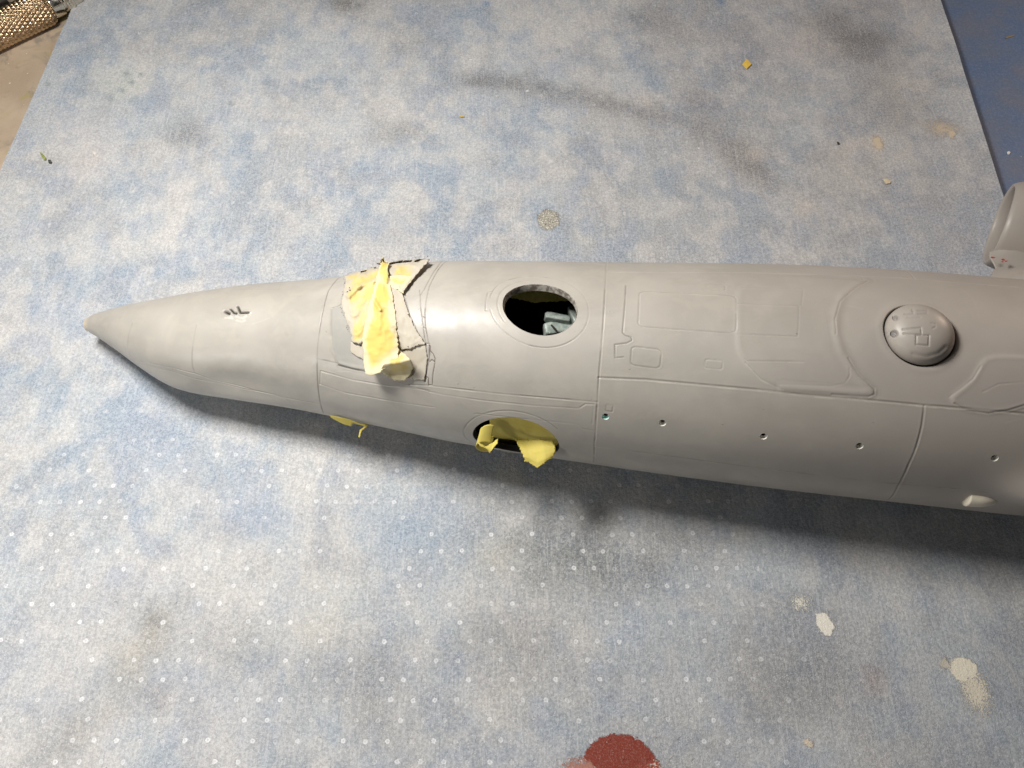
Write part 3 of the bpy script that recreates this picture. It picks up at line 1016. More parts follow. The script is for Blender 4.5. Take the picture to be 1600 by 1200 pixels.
# main vertical strip
pieces.append(tape('tape_strip', [(596, 403, .17), (591, 425, .11), (586, 447, .09), (576, 480, .10), (570, 505, .10), (567, 530, .12), (568, 560, .20), (571, 584, .30)],
     [(599, 402, .17), (605, 420, .10), (609, 440, .08), (614, 465, .075), (618, 495, .075), (621, 525, .085), (623, 548, .14), (621, 562, .24)],
     [(596, 403, .17), (597.5, 400, .19), (599, 402, .17)],
     [(571, 584, .30), (580, 587, .33), (592, 583, .34), (603, 574, .33), (612, 569, .31), (621, 562, .26)], M_tape, cT, crumple=.028, seed=7,
     ridges=[((584, 468), (594, 484), .045, 2.5), ((594, 486), (592, 520), .03, 4), ((605, 400), (604, 440), .03, 3)], paint=-.05))
for o in pieces: o.location = tl
# dark specks of dried paint along the torn edges
def crumbs(name, pts, parent, mat, size=.010):
    V = []; F = []
    for (px, py, lf) in pts:
        q = on_skin(px, py); c = skin(q[0], q[1], lf)
        s = size * rng.uniform(.5, 1.5)
        b0 = len(V)
        for _ in range(6): pass
        dirs = np.array([(1, 0, 0), (-1, 0, 0), (0, 1, 0), (0, -1, 0), (0, 0, 1), (0, 0, -1)]) * s * rng.uniform(.6, 1.4, (6, 1))
        V += list(c + dirs)
        for t in ((0, 2, 4), (2, 1, 4), (1, 3, 4), (3, 0, 4), (2, 0, 5), (1, 2, 5), (3, 1, 5), (0, 3, 5)): F.append([b0 + k_ for k_ in t])
    o = np_mesh(name, np.array(V), F, mat, smooth=False); o.parent = parent; o.location = -Vector(parent.location); return o


pt = []
for seg, lf in (([(534, 475), (541, 500), (548, 518), (551, 530)], .06), ([(541, 440), (537, 458), (534, 475)], .05), ([(597, 410), (604, 430), (608, 450)], .13),
            ([(545, 463), (552, 455)], .10), ([(640, 403), (655, 403), (670, 408)], .11), ([(604, 436), (610, 462)], .11), ([(625, 447), (640, 493)], .05), ([(625, 545), (650, 541), (664, 537)], .06)):
    q = resample(np.array(seg), 26)
    for k_ in range(26):
        if rng.random() < .32: pt.append((q[k_, 0] + rng.normal(0, .9), q[k_, 1] + rng.normal(0, .9), lf))
o = crumbs('paint_crumbs', pt, cT, M_edge); o['kind'] = 'stuff'

# tape hanging out of the side opening
sT = empty('masking_tape', tuple(skin(*on_skin(806, 690), -0.1)))
tag(sT, 'yellow tape curling out of the oval opening low on the near flank', 'masking tape', 'yellow masking tape on the model')
tl2 = -Vector(sT.location)


def ribbon(name, P4, mat, parent, n=36, m_=30, crumple=.01, seed=0, rag=.02):
    """Coons patch through 3-D sides (top, bottom, left, right)"""
    L, Rr, T, B = P4
    V = coons(L, Rr, T, B, n, m_)
    d = (fbm(V[..., 0] * 3 + seed, V[..., 1] * 3 + V[..., 2] * 2, seed + 90, 3) - .5) * 2 * crumple
    V = V + np.array([0, -.5, .8]) * d[..., None]
    U, W = np.meshgrid(np.arange(n), np.arange(m_), indexing='ij')
    e_ = np.exp(-np.minimum.reduce([U, W, n - 1 - U, m_ - 1 - W]) / 1.2) * rag
    V = V + e_[..., None] * (rng.random(V.shape) - .5)
    o = np_mesh(name, V.reshape(-1, 3), grid_faces(n, m_), mat, attrs={'paint': ('FLOAT', np.zeros(n * m_))})
    o.parent = parent; o.location = -Vector(parent.location)
    solidify(o, .012)
    return o


def near(px, py, lift):
    """point in front of / behind the flank: skin point seen at this picture place, moved to the given lift on its sight line"""
    q = on_skin(px, py)
    P_ = skin(q[0], q[1], 0.0)
    d = P_ - np.array([0, 0, H]); d /= np.linalg.norm(d)
    return P_ - d * lift


# lining behind the opening
pl = lambda pts: np.array([near(*p) for p in pts])
ribbon('tape_strip', (pl([(764, 652, -.20), (768, 684, -.55), (772, 704, -.80)]), pl([(878, 676, -.20), (876, 697, -.32), (870, 714, -.42)]),
                      pl([(764, 652, -.20), (795, 648, -.20), (832, 654, -.20), (878, 676, -.20)]), pl([(772, 704, -.80), (800, 712, -.85), (835, 716, -.7), (870, 714, -.42)])), M_tape_side, sT, 40, 60, .05, 3)


def at_depth(px, py, w):
    a = (px - 800) / FPX; v = (600 - py) / FPX
    return np.array([a * w, w * (CT + v * ST), H + w * (-ST + v * CT)])


def depth_of(P_): return P_[1] * CT - (P_[2] - H) * ST


W0 = depth_of(skin(*on_skin(806, 688), 0.0))
dl = lambda pts: np.array([at_depth(p[0], p[1], W0 - p[2]) for p in pts])
# right flap that bends out and down over the lower lip
ribbon('tape_flap', (dl([(806, 686, -.28), (812, 700, -.05), (819, 714, .05), (820, 721, .02)]), dl([(862, 690, .06), (867, 697, .14), (868, 706, .16), (862, 715, .14)]),
                     dl([(806, 686, -.28), (825, 688, -.12), (845, 688, .02), (862, 690, .06)]), dl([(820, 721, .02), (826, 722, .04), (839, 731, .08), (850, 724, .14), (862, 715, .14)])), M_tape_side, sT, 40, 40, .035, 5, .03)
# left curl: a strip rolled into a loop
def curl(cx0, cy0, r0, r1, hgt, W, a0, a1, name, parent, mat, n=50, m_=14, tilt=(.0, .0)):
    a = np.radians(np.linspace(a0, a1, n))
    rows = []
    for k_, aa in enumerate(a):
        t = k_ / (n - 1); rr = r0 + (r1 - r0) * t
        row = []
        for j in range(m_):
            s = j / (m_ - 1) - .5
            wv = .15 * math.sin(5 * t + 3 * s)
            row.append(at_depth(cx0 + rr * math.cos(aa) + tilt[0] * s + wv * 4, cy0 + hgt[0] * s + rr * .55 * math.sin(aa) + tilt[1] * s * t, W0 - W - s * hgt[1] + .22 * math.sin(aa) * .6))
        rows.append(row)
    o = np_mesh(name, np.array(rows).reshape(-1, 3), grid_faces(n, m_), mat, attrs={'paint': ('FLOAT', np.zeros(n * m_))})
    o.parent = parent; o.location = -Vector(parent.location); solidify(o, .012)
    return o


curl(762, 685, 16, 14, (24, -.16), .02, 60, 300, 'tape_curl', sT, M_tape_side, tilt=(-6, 4))
ribbon('tape_flap', (dl([(747, 690, .10), (749, 696, .14), (757, 699, .16)]), dl([(778, 685, .05), (777, 693, .12), (768, 703, .16)]),
                     dl([(747, 690, .10), (758, 698, .10), (770, 692, .06), (778, 685, .05)]), dl([(757, 699, .16), (762, 701, .17), (765, 708, .18), (768, 703, .16)])), M_tape_side, sT, 20, 24, .008, 8)

# sliver of tape poking out under the nose
nT = empty('masking_tape', tuple(at_depth(548, 660, depth_of(skin(*on_skin(548, 655), 0)))))
tag(nT, 'thin torn yellow tape sliver with stringy end poking out beneath the lower forward edge', 'masking tape', 'yellow masking tape on the model')
W1 = depth_of(skin(*on_skin(548, 655), 0))
e1 = lambda pts: np.array([at_depth(p[0], p[1], W1 - p[2]) for p in pts])
ribbon('tape_strip', (e1([(515, 649, .06), (517, 652, .03)]), e1([(577, 664, .05), (572, 666, .0)]),
                      e1([(515, 649, .06), (530, 652, .10), (545, 655, .10), (560, 661, .09), (577, 664, .05)]), e1([(517, 652, .03), (535, 662, .0), (549, 666, -.02), (551, 661, .02), (572, 666, .0)])), M_tape_side, nT, 10, 44, .006, 4, .012)
ribbon('tape_thread', (e1([(572, 664, .05), (574, 666, .05)]), e1([(560, 683, .08), (562, 684, .08)]),
                       e1([(572, 664, .05), (563, 671, .08), (561, 677, .08), (560, 683, .08)]), e1([(575, 666, .05), (566, 673, .08), (565, 676, .08), (562, 684, .08)])), M_tape_side, nT, 5, 26, .004, 6, .01)

# tape lining under the roof, seen through the hatch
hT = empty('masking_tape', tuple(inside(843, 462, 3.2)))
tag(hT, 'olive yellow tape lining inside the cabin, seen through the round roof hatch', 'masking tape', 'yellow masking tape on the model')
ih = lambda pts: np.array([inside(*p) for p in pts])
m = Mat('brightened inner tape', (0.62, 0.52, 0.10), 0.5); m.color(m.mix(m.ramp(m.noise(12, 4, .7), .35, .65), (0.80, 0.70, 0.14), (0.92, 0.84, 0.25)))  # colour raised to paint light onto a lining that little light reaches
m.bump(m.noise(22, 3), .02, .6)
o = ribbon('tape_strip', (ih([(775, 438, 3.42), (778, 450, 3.3), (785, 463, 3.2)]), ih([(912, 440, 3.42), (908, 455, 3.3), (902, 469, 3.2)]),
                      ih([(775, 438, 3.42), (840, 434, 3.45), (912, 440, 3.42)]), ih([(785, 463, 3.2), (835, 473, 3.1), (902, 469, 3.2)])), m.m, hT, 20, 40, .02, 9)

# ------------------------------------------------------------------ engine nacelle and its pylon at the right edge
def nacelle():
    eng = empty('engine_nacelle'); eng.parent = aircraft; eng.location = -LOC
    eng['label'] = 'grey engine pod with open intake behind the fuselage'
    c = at_height(1562, 350, 2.05)
    ya = R(12)
    ax = np.array([math.cos(ya), -math.sin(ya), 0]); ay = np.array([math.sin(ya), math.cos(ya), 0]); az = np.array([0, 0, 1.0])
    na = 96
    A = np.linspace(0, 2 * np.pi, na, endpoint=False)

    def ringp(s, r, rake=1.0):
        # intake face leans: the near lower lip stands forward of the far upper one
        off = rake * (0.20 * np.cos(A) - 0.09 * np.sin(A))
        rr = r * (1 + .05 * np.cos(2 * A))
        return c + (s + off)[:, None] * ax + (rr * np.cos(A))[:, None] * ay + (rr * np.sin(A))[:, None] * az
    outer = [(-0.00, .80), (-.025, .83), (-.01, .865), (.06, .90), (.2, .94), (.5, 1.0), (1.0, 1.06), (1.8, 1.08), (3.0, 1.05), (4.5, .95)]
    V = np.array([ringp(s, r, max(0, 1 - max(s, 0) / 2)) for s, r in outer]).reshape(-1, 3)
    mkt = lambda n: {'tint': ('FLOAT_COLOR', np.zeros((n, 4)))}
    part('cowl', V, grid_faces(len(outer), na, True)[:, ::-1], M_primer, eng, attrs=mkt(len(V)))
    inner = [(0.00, .80), (.03, .775), (.2, .75), (.8, .72), (1.2, .70)]
    V = np.array([ringp(s, r, max(0, 1 - max(s, 0) / 2)) for s, r in inner])
    V = np.vstack([V.reshape(-1, 3), (c + 1.2 * ax)[None]])
    F = grid_faces(len(inner), na, True).tolist() + [[4 * na + k_, 4 * na + (k_ + 1) % na, 5 * na] for k_ in range(na)]
    part('intake_duct', V, F, M_primer, eng, attrs=mkt(len(V)))
    # pylon: lofted slab between pod and fuselage
    q0 = at_height(1547, 399, 2.2); q1 = at_height(1557, 416, 2.2); q2 = at_height(1546, 434, 2.2)
    rows = []
    m_ = 40
    B_ = np.linspace(0, 2 * np.pi, m_, endpoint=False)
    yy = np.linspace(q0[1] + .12, q2[1] - .5, 24)
    for y in yy:
        lead = np.interp(-y, [-q0[1] - .3, -q0[1], -q1[1], -q2[1], -q2[1] + .3], [q0[0] + .1, q0[0], q1[0], q2[0], q2[0] - .2])
        t = abs((y - q1[1]) / (q0[1] - q1[1]))
        th = .20 + .22 * min(t, 1.6) ** 1.6
        length = 5.0
        xx = lead + length * (1 - np.cos(B_)) / 2
        zz = 2.15 + th * np.sin(B_) * (1 - np.cos(B_) * -.0) ** .5 * np.minimum(1, ((1 - np.cos(B_)) / 2 * 6) ** .45 + .0)
        rows.append(np.stack([xx, np.full(m_, y), zz], -1))
    V = np.array(rows).reshape(-1, 3)
    part('pylon', V, grid_faces(24, m_, True), M_primer, eng, attrs=mkt(len(V)))
    # red paint traces at the joint
    mr = Mat('red paint trace', (0.35, 0.04, 0.03), .5)
    for (px, py, s) in ((1568, 406, .05), (1572, 408, .03), (1566, 409, .03), (1551, 402, .05)):
        p = at_height(px, py, 2.42)
        a = np.linspace(0, 2 * np.pi, 9, endpoint=False)
        rr = s * rng.uniform(.4, 1.0, 9)
        V = np.vstack([np.stack([p[0] + rr * 1.4 * np.cos(a), p[1] + rr * .7 * np.sin(a), np.full(9, p[2])], -1), [p + (0, 0, .01)]])
        part('paint_trace', V, [[k_, (k_ + 1) % 9, 9] for k_ in range(9)], mr.m, eng)


nacelle()

# ------------------------------------------------------------------ the absorbent sheet
def sheet():
    tl_ = at_height(118, 0)[:2]; bl = at_height(0, 268)[:2]
    tr = at_height(1464, 0)[:2]; br = at_height(1557, 297)[:2]
    lineL = lambda y: tl_[0] + (bl[0] - tl_[0]) * (y - tl_[1]) / (bl[1] - tl_[1])
    lineR = lambda y: tr[0] + (br[0] - tr[0]) * (y - tr[1]) / (br[1] - tr[1])
    y1 = tl_[1] + 4.5; y0 = -4.0
    n, m_ = 430, 430
    ys = np.linspace(y0, y1, n); t = np.linspace(0, 1, m_)
    Lx = lineL(ys) + .02 * (fbm(ys * 1.5, ys * 0, 71, 3) - .5) * 2
    Rx = lineR(ys) + .03 * (fbm(ys * .5, ys * 0 + 3, 72, 4) - .5) * 2
    X = Lx[:, None] * (1 - t) + Rx[:, None] * t
    Y = np.repeat(ys[:, None], m_, 1)
    de = (1 - t)[None] * (Rx - Lx)[:, None]
    Z = .20 * np.exp(-de / .9) + -.05 + .045 * fbm(X * .22, Y * .22, 8, 2) + .003 * fbm(X * 2, Y * 2, 88, 2)
    Z += .02 * np.exp(-(t * (Rx - Lx)[:, None]) / .5)
    Z = np.where(de > 2.0, np.minimum(Z, .045), Z)
    PX, PY = project(np.stack([X, Y, Z * 0], -1))
    # dye colours: blue grey cloth with pale wash marks; uneven light is painted in too
    base = np.array([.45, .482, .508]); blue = np.array([.255, .33, .42]); cream = np.array([.60, .565, .52]); grey = np.array([.33, .33, .33])
    f1 = fbm(X * 1.0, Y * .75, 11, 5, .58); f2 = fbm(X * .85 + 30, Y * .7, 12, 5, .58); f3 = fbm(X * .35 + 9, Y * .35, 13, 3)
    C = np.broadcast_to(base, X.shape + (3,)).copy()

    def mixin(f, col):
        nonlocal C
        f = np.clip(f, 0, 1)[..., None]; C = C * (1 - f) + np.array(col) * f
    up = 1 - sstep(560, 1000, PY)
    mixin(sstep(.47, .66, f1) * (.42 + .40 * up) , blue)
    mixin(sstep(.44, .68, f2) * .62, cream)
    mixin(sstep(.48, .66, f3) * .40, grey)
    mixin(sstep(.50, .68, fbm(X * 2.1, Y * 1.7, 19, 4)) * .50, (.31, .36, .45))
    mixin(sstep(.52, .68, fbm(X * 1.6 + 50, Y * 1.4, 39, 5, .6)) * .35, (.30, .30, .31))
    mixin(sstep(.50, .7, fbm(X * 2.4 + 8, Y * 1.9, 29, 4)) * .42, (.66, .63, .59))
    # lower right greyed, light falloff painted in, bluer patch at the far right
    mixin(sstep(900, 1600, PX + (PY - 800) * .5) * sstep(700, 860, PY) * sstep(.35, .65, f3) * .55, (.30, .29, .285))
    mixin(sstep(1300, 1560, PX) * sstep(230, 420, PY) * (1 - sstep(430, 470, PY)) * .45, (.24, .31, .42))
    mixin(sstep(.45, .62, f1) * sstep(1050, 1350, PX) * .25, (.40, .38, .37))

    mixin((1 - sstep(200, 900, PX)) * sstep(850, 1100, PY) * sstep(.35, .6, f2) * .35, (.64, .62, .60))  # lower left paled: the brighter light there is painted into the cloth

    def blotp(x, y, rx, ry, rot, amt, col, seed=0, wob=.5):
        a = R(rot); dx = PX - x; dy = PY - y
        u = (dx * math.cos(a) + dy * math.sin(a)) / rx; v = (-dx * math.sin(a) + dy * math.cos(a)) / ry
        rr = np.hypot(u, v) + wob * (fbm(X * 2.2 + x, Y * 2.2 + y, 40 + seed, 4) - .5) * 2
        mixin(np.exp(-rr ** 2) * min(1, amt * 1.3), col)
    D = (.13, .13, .13)
    for b in [(1340, 62, 62, 34, 25, .72, D), (1300, 40, 60, 40, 0, .3, D), (790, 128, 70, 12, 6, .55, D), (900, 150, 90, 16, 10, .5, D), (1010, 175, 80, 14, 14, .45, D),
              (745, 128, 25, 9, 0, .5, D), (1150, 240, 60, 24, 38, .55, (.16, .14, .12)), (1190, 270, 34, 14, 40, .35, D), (1100, 165, 55, 35, 40, .4, (.18, .18, .2)),
              (1050, 40, 50, 40, 10, .38, (.22, .2, .2)), (1165, 65, 35, 45, -30, .45, (.2, .21, .26)), (1005, 30, 30, 24, 0, .3, D),
              (280, 212, 36, 18, 0, .48, D), (300, 190, 40, 24, 40, .3, (.2, .2, .22)), (620, 205, 40, 20, 0, .40, D), (540, 4, 32, 14, 0, .8, (.16, .15, .13)),
              (640, 60, 60, 30, 20, .2, D), (1400, 170, 60, 40, 30, .3, D), (1360, 120, 40, 60, 30, .25, (.2, .22, .25)),
              (240, 975, 26, 34, 15, .55, (.2, .185, .15)), (205, 1040, 26, 60, 38, .38, (.33, .28, .2)), (110, 1150, 40, 80, 50, .35, (.32, .27, .21)), (195, 1010, 40, 30, 0, .35, (.62, .54, .42)),
              (252, 1090, 30, 26, 20, .5, (.24, .22, .22)), (400, 1020, 70, 40, 0, .25, D), (380, 980, 20, 30, 0, .2, (.3, .26, .2)),
              (560, 1040, 90, 50, -20, .25, D), (590, 1100, 40, 70, 20, .22, D), (760, 1000, 60, 60, 0, .28, D), (900, 872, 140, 50, 5, .72, (.15, .155, .14)), (1010, 880, 90, 50, 0, .4, (.17, .17, .17)),
              (800, 1040, 50, 90, 30, .25, (.3, .27, .23)), (1240, 1060, 90, 70, 0, .25, D), (1365, 1060, 20, 28, 0, .4, (.32, .2, .15)),
              (640, 830, 90, 40, 20, .45, (.24, .33, .44)), (390, 800, 70, 40, 10, .35, (.27, .34, .47)), (240, 700, 60, 50, 0, .35, (.27, .34, .47)), (190, 900, 60, 30, 0, .2, (.33, .38, .5)),
              (500, 960, 40, 70, 60, .4, (.68, .64, .54)), (770, 870, 40, 26, 0, .35, (.66, .62, .52)), (400, 930, 60, 60, 0, .3, (.64, .60, .55)), (100, 1000, 90, 90, 0, .3, (.6, .585, .57)), (330, 1130, 70, 60, 0, .35, (.63, .59, .56)),
              (185, 130, 38, 28, 0, .55, (.50, .52, .47)), (145, 240, 24, 34, 20, .45, (.66, .58, .52)), (110, 195, 50, 30, 10, .35, (.62, .58, .56)), (265, 290, 60, 30, 0, .3, (.64, .60, .56)),
              (720, 230, 40, 30, 0, .3, (.64, .62, .57)), (470, 180, 60, 40, 0, .25, (.62, .60, .57)), (60, 90, 1, 1, 0, 0, D), (860, 60, 40, 30, 0, .3, (.6, .58, .55)),
              (1250, 70, 60, 40, 0, .35, (.62, .56, .52)), (1370, 225, 14, 14, 0, .6, (.62, .54, .42)), (1330, 230, 26, 20, 0, .4, (.62, .56, .5)), (1005, 155, 22, 14, 0, .45, (.58, .53, .48)),
              (1185, 238, 16, 10, 0, .4, (.6, .52, .45)), (1258, 325, 16, 14, 0, .4, (.6, .52, .46)), (1000, 320, 40, 20, 0, .35, (.62, .6, .54)), (915, 375, 18, 14, 0, .35, (.62, .6, .5)),
              (90, 500, 80, 30, 30, .3, (.3, .36, .46)), (330, 640, 60, 22, 0, .3, (.62, .60, .56)), (620, 940, 80, 30, -30, .2, (.62, .60, .56))]:
        blotp(*b, seed=int(b[0]) % 7)
    for (x, y) in ((198, 114), (220, 115), (205, 127), (190, 140), (173, 153), (75, 131), (360, 160), (873, 78), (290, 200)):
        blotp(x, y, 4.5, 3.2, 0, .7, (.2, .25, .25), wob=.2)
    for (x, y) in ((760, 5), (1127, 2)):
        blotp(x, y, 7, 6, 0, .9, (.12, .22, .36), wob=.2)
    # hard-edged dried paint: signed field in picture pixels + colour of the nearest drop
    drops = [(857, 342, 18, 16, 0, (.31, .29, .245)), (1290, 974, 13, 20, -32, (.88, .84, .74)), (1252, 942, 12, 8, 10, (.80, .76, .66)),
             (1508, 1046, 24, 19, 30, (.86, .79, .65)), (1526, 1078, 19, 34, -25, (.76, .69, .56)), (1478, 1036, 7, 10, 0, (.60, .55, .46)),
             (1264, 1161, 8, 8, 30, (.70, .60, .48)), (1471, 203, 20, 9, 15, (.60, .52, .40)), (1486, 212, 7, 7, 0, (.60, .52, .40)), (1371, 222, 7, 12, -30, (.62, .53, .40)),
             (1482, 1232, 1, 1, 0, (0.5, .5, .5)), (968, 1192, 56, 46, 4, (.24, .045, .028)), (915, 1205, 34, 22, 0, (.42, .20, .15)), (1008, 1210, 30, 30, 0, (.30, .06, .035)), (146, 238, 3, 4, 0, (.8, .76, .7)),
             (216, 50, 2, 2, 0, (.8, .8, .8)), (90, 81, 2.5, 2, 0, (.8, .8, .8)), (1092, 231, 2.5, 2, 0, (.8, .8, .78)), (735, 92, 2, 2, 0, (.8, .8, .8)), (824, 140, 2, 4, 20, (.8, .8, .8))]
    F = np.full(X.shape, -60.0); DC = np.zeros(X.shape + (3,)); SP = np.zeros(X.shape)
    for (x, y, rx, ry, rot, col) in drops:
        a = R(rot); dx = PX - x; dy = PY - y
        u = (dx * math.cos(a) + dy * math.sin(a)) / rx; v = (-dx * math.sin(a) + dy * math.cos(a)) / ry
        sd = (1 - np.hypot(u, v)) * min(rx, ry)
        m2 = sd > F; F = np.where(m2, sd, F)
        for k_ in range(3): DC[..., k_] = np.where(m2, col[k_], DC[..., k_])
        SP = np.where(m2, 1.0 if (x, y) in ((1526, 1078), (915, 1205), (1252, 942), (1471, 203)) else 0.0, SP)
    F = F / 77.0
    ds = .32 + .68 * sstep(560, 860, PY) ; ds *= (1 - .75 * sstep(1050, 1350, PX)); ds *= .35 + .65 * sstep(-.2, .35, np.sin(X * .9) * 0 + f3 * 1.0 - .2)
    al = np.ones(X.shape + (1,))
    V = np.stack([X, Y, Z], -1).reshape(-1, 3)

    m = Mat('absorbent sheet', (0.5, 0.5, 0.5), 0.82, spec=0.25)
    col = m.attr('dye_and_light').outputs['Color']
    # fibres running away from the camera, plus felt speckle
    fib = m.noise(9.5, 3, .6, stretch=(2.6, .16, 1)); fib2 = m.noise(22, 2, .6, stretch=(1.5, .10, 1))
    felt = m.noise(19, 3, .75); felt2 = m.noise(46, 2, .7)
    c = m.mix(m.ramp(felt, .34, .68, 0, 1), m.mix(.30, col, (.12, .15, .20)), m.mix(.22, col, (.82, .82, .82)))
    c = m.mix(m.ramp(felt2, .56, .70, 0, .55), c, (.84, .84, .85))
    c = m.mix(m.ramp(felt2, .40, .26, 0, .35), c, (.14, .18, .25))
    c = m.mix(m.ramp(fib, .54, .68, 0, .20), c, (.74, .745, .75))
    c = m.mix(m.ramp(fib2, .44, .28, 0, .18), c, (.17, .21, .28))
    # hexagonal embossed dots
    A_ = .402
    sep = m.n('ShaderNodeSeparateXYZ')
    warp = m.vec('MULTIPLY', m.vec('SUBTRACT', m.noise(1.2, 2, out=1), (.5, .5, .5)), (.09, .09, 0))
    pw = m.vec('ADD', m.co, warp)
    dists = []; rnds = []
    for off in (0.0, .5):
        q = m.vec('ADD', m.vec('DIVIDE', pw, (A_, A_ * math.sqrt(3), 1)), (off + 20, off + 20, 0))
        fl = m.vec('FLOOR', q); fr = m.vec('SUBTRACT', m.vec('FRACTION', q), (.5, .5, 0))
        fr = m.vec('MULTIPLY', fr, (A_, A_ * math.sqrt(3), 0))
        dists.append(m.vec('LENGTH', fr, out=1))
        wn = m.n('ShaderNodeTexWhiteNoise', noise_dimensions='3D'); m.lk(m.vec('ADD', fl, (off * 7.3, 0, .5)), wn.inputs['Vector']); rnds.append(wn.outputs['Value'])
    dmin = m.math('MINIMUM', *dists)
    sel = m.math('LESS_THAN', dists[1], dists[0])
    rnd = m.math('ADD', m.math('MULTIPLY', rnds[0], m.math('SUBTRACT', 1, sel)), m.math('MULTIPLY', rnds[1], sel))
    dn = m.math('ADD', dmin, m.math('MULTIPLY', m.math('SUBTRACT', m.noise(30, 4, .8), .5), .075))
    disc = m.ramp(dn, .056, .036)  # yellow darkened to put the side opening's shade into the colour
    ringm = m.math('MULTIPLY', disc, m.ramp(dn, .010, .030))
    st = m.math('MULTIPLY', m.attr('dots').outputs['Fac'], m.ramp(m.math('ADD', m.math('MULTIPLY', rnd, .6), m.math('MULTIPLY', m.noise(.7, 4, .7), 1.3)), .62, 1.15, .0, .85))
    body = m.math('ADD', m.math('MULTIPLY', ringm, .42), m.math('MULTIPLY', disc, m.math('MULTIPLY', m.ramp(rnd, .3, 1.0), .40)))
    c = m.mix(m.math('MULTIPLY', body, st, clamp=True), c, (.88, .885, .90))
    # dried paint drops
    fd = m.attr('drop').outputs['Fac']; spf = m.attr('spatter').outputs['Fac']
    edge = m.math('ADD', m.math('MULTIPLY', m.math('SUBTRACT', m.noise(9, 6, .8), .5), .26), 0)
    edge = m.math('ADD', edge, m.math('MULTIPLY', m.math('MULTIPLY', m.math('SUBTRACT', felt2, .5), spf), .9))
    fac = m.ramp(m.math('ADD', fd, edge), -.012, .022)
    dc = m.mix(m.ramp(m.noise(40, 3, .7), .45, .75, 0, .28), m.attr('dropcol').outputs['Color'], m.mix(.5, m.attr('dropcol').outputs['Color'], (.8, .78, .72)))
    # the grey drop is dried metallic paint: flake glints painted as pale and dark flecks
    dcs = m.n('ShaderNodeSeparateColor'); m.lk(m.attr('dropcol').outputs['Color'], dcs.inputs[0])
    isg = m.math('MULTIPLY', fac, m.math('COMPARE', dcs.outputs[0], .31, .012))
    dc = m.mix(m.math('MULTIPLY', isg, m.ramp(m.noise(26, 3, .8), .50, .60)), dc, (.72, .70, .62))
    dc = m.mix(m.math('MULTIPLY', isg, m.ramp(m.noise(21, 3, .8), .46, .36)), dc, (.10, .09, .07))
    c = m.mix(fac, c, dc)
    # sparse lint
    lint = m.noise(34, 1, .5)
    c = m.mix(m.ramp(lint, .765, .80, 0, .85), c, (.86, .86, .84))
    c = m.mix(m.ramp(m.noise(27, 1, .5), .235, .205, 0, .75), c, (.07, .08, .10))
    m.color(c)
    h = m.math('ADD', m.math('MULTIPLY', felt, 1.0), m.math('MULTIPLY', fib, .5))
    h = m.math('ADD', h, m.math('MULTIPLY', felt2, .5))
    h = m.math('ADD', h, m.math('MULTIPLY', fac, .8))
    h = m.math('SUBTRACT', h, m.math('MULTIPLY', m.math('MULTIPLY', disc, m.attr('dots').outputs['Fac']), .5))
    m.bump(h, .016, .75)
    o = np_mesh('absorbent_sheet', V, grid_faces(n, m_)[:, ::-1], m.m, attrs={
        'dye_and_light': ('FLOAT_COLOR', np.concatenate([C, al], -1).reshape(-1, 4)), 'drop': ('FLOAT', F.reshape(-1)),
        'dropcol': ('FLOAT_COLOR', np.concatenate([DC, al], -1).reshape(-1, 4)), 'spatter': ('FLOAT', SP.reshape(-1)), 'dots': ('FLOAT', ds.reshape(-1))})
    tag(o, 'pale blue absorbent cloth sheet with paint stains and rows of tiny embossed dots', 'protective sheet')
    return o


sheet_o = sheet()

# ------------------------------------------------------------------ bench top and blue mat
def flat(name, corners, z, mat, n=60, thick=None):
    u, v = np.meshgrid(np.linspace(0, 1, n), np.linspace(0, 1, n), indexing='ij')
    c = np.array(corners, float)
    P2 = (1 - u)[..., None] * ((1 - v)[..., None] * c[0] + v[..., None] * c[1]) + u[..., None] * ((1 - v)[..., None] * c[3] + v[..., None] * c[2])
    V = np.concatenate([P2, np.full((n, n, 1), z)], -1).reshape(-1, 3)
    F = grid_faces(n, n)
    e = np.cross(V[F[0, 1]] - V[F[0, 0]], V[F[0, 2]] - V[F[0, 0]])[2]
    if e < 0: F = F[:, ::-1]
    o = np_mesh(name, V, F, mat)
    if thick: solidify(o, thick, -1)
    return o


m = Mat('stained bench top', (0.4, 0.35, 0.28), 0.5)
c = m.mix(m.ramp(m.noise(.5, 4, .6), .38, .62), (.46, .355, .255), (.56, .45, .33))
c = m.mix(m.ramp(m.noise(1.3, 5, .65, dist=.8), .50, .66, 0, .65), c, (.25, .225, .19))
c = m.mix(m.ramp(m.noise(.9, 3, .6, dist=.5), .60, .70, 0, .6), c, (.42, .36, .12))
c = m.mix(m.ramp(m.noise(16, 4, .7), .5, .7, 0, .2), c, (.55, .5, .42))
c = m.mix(m.ramp(m.noise(7, 1, .5), .75, .78, 0, .9), c, (.8, .78, .7))
m.color(c); m.rough(m.ramp(m.noise(3, 3), .3, .7, .35, .6)); m.bump(m.noise(20, 4, .6), .008, .6)
tag(flat('bench_top', [(-60, -40), (-60, 70), (60, 70), (60, -40)], -.30, m.m), kind='structure')

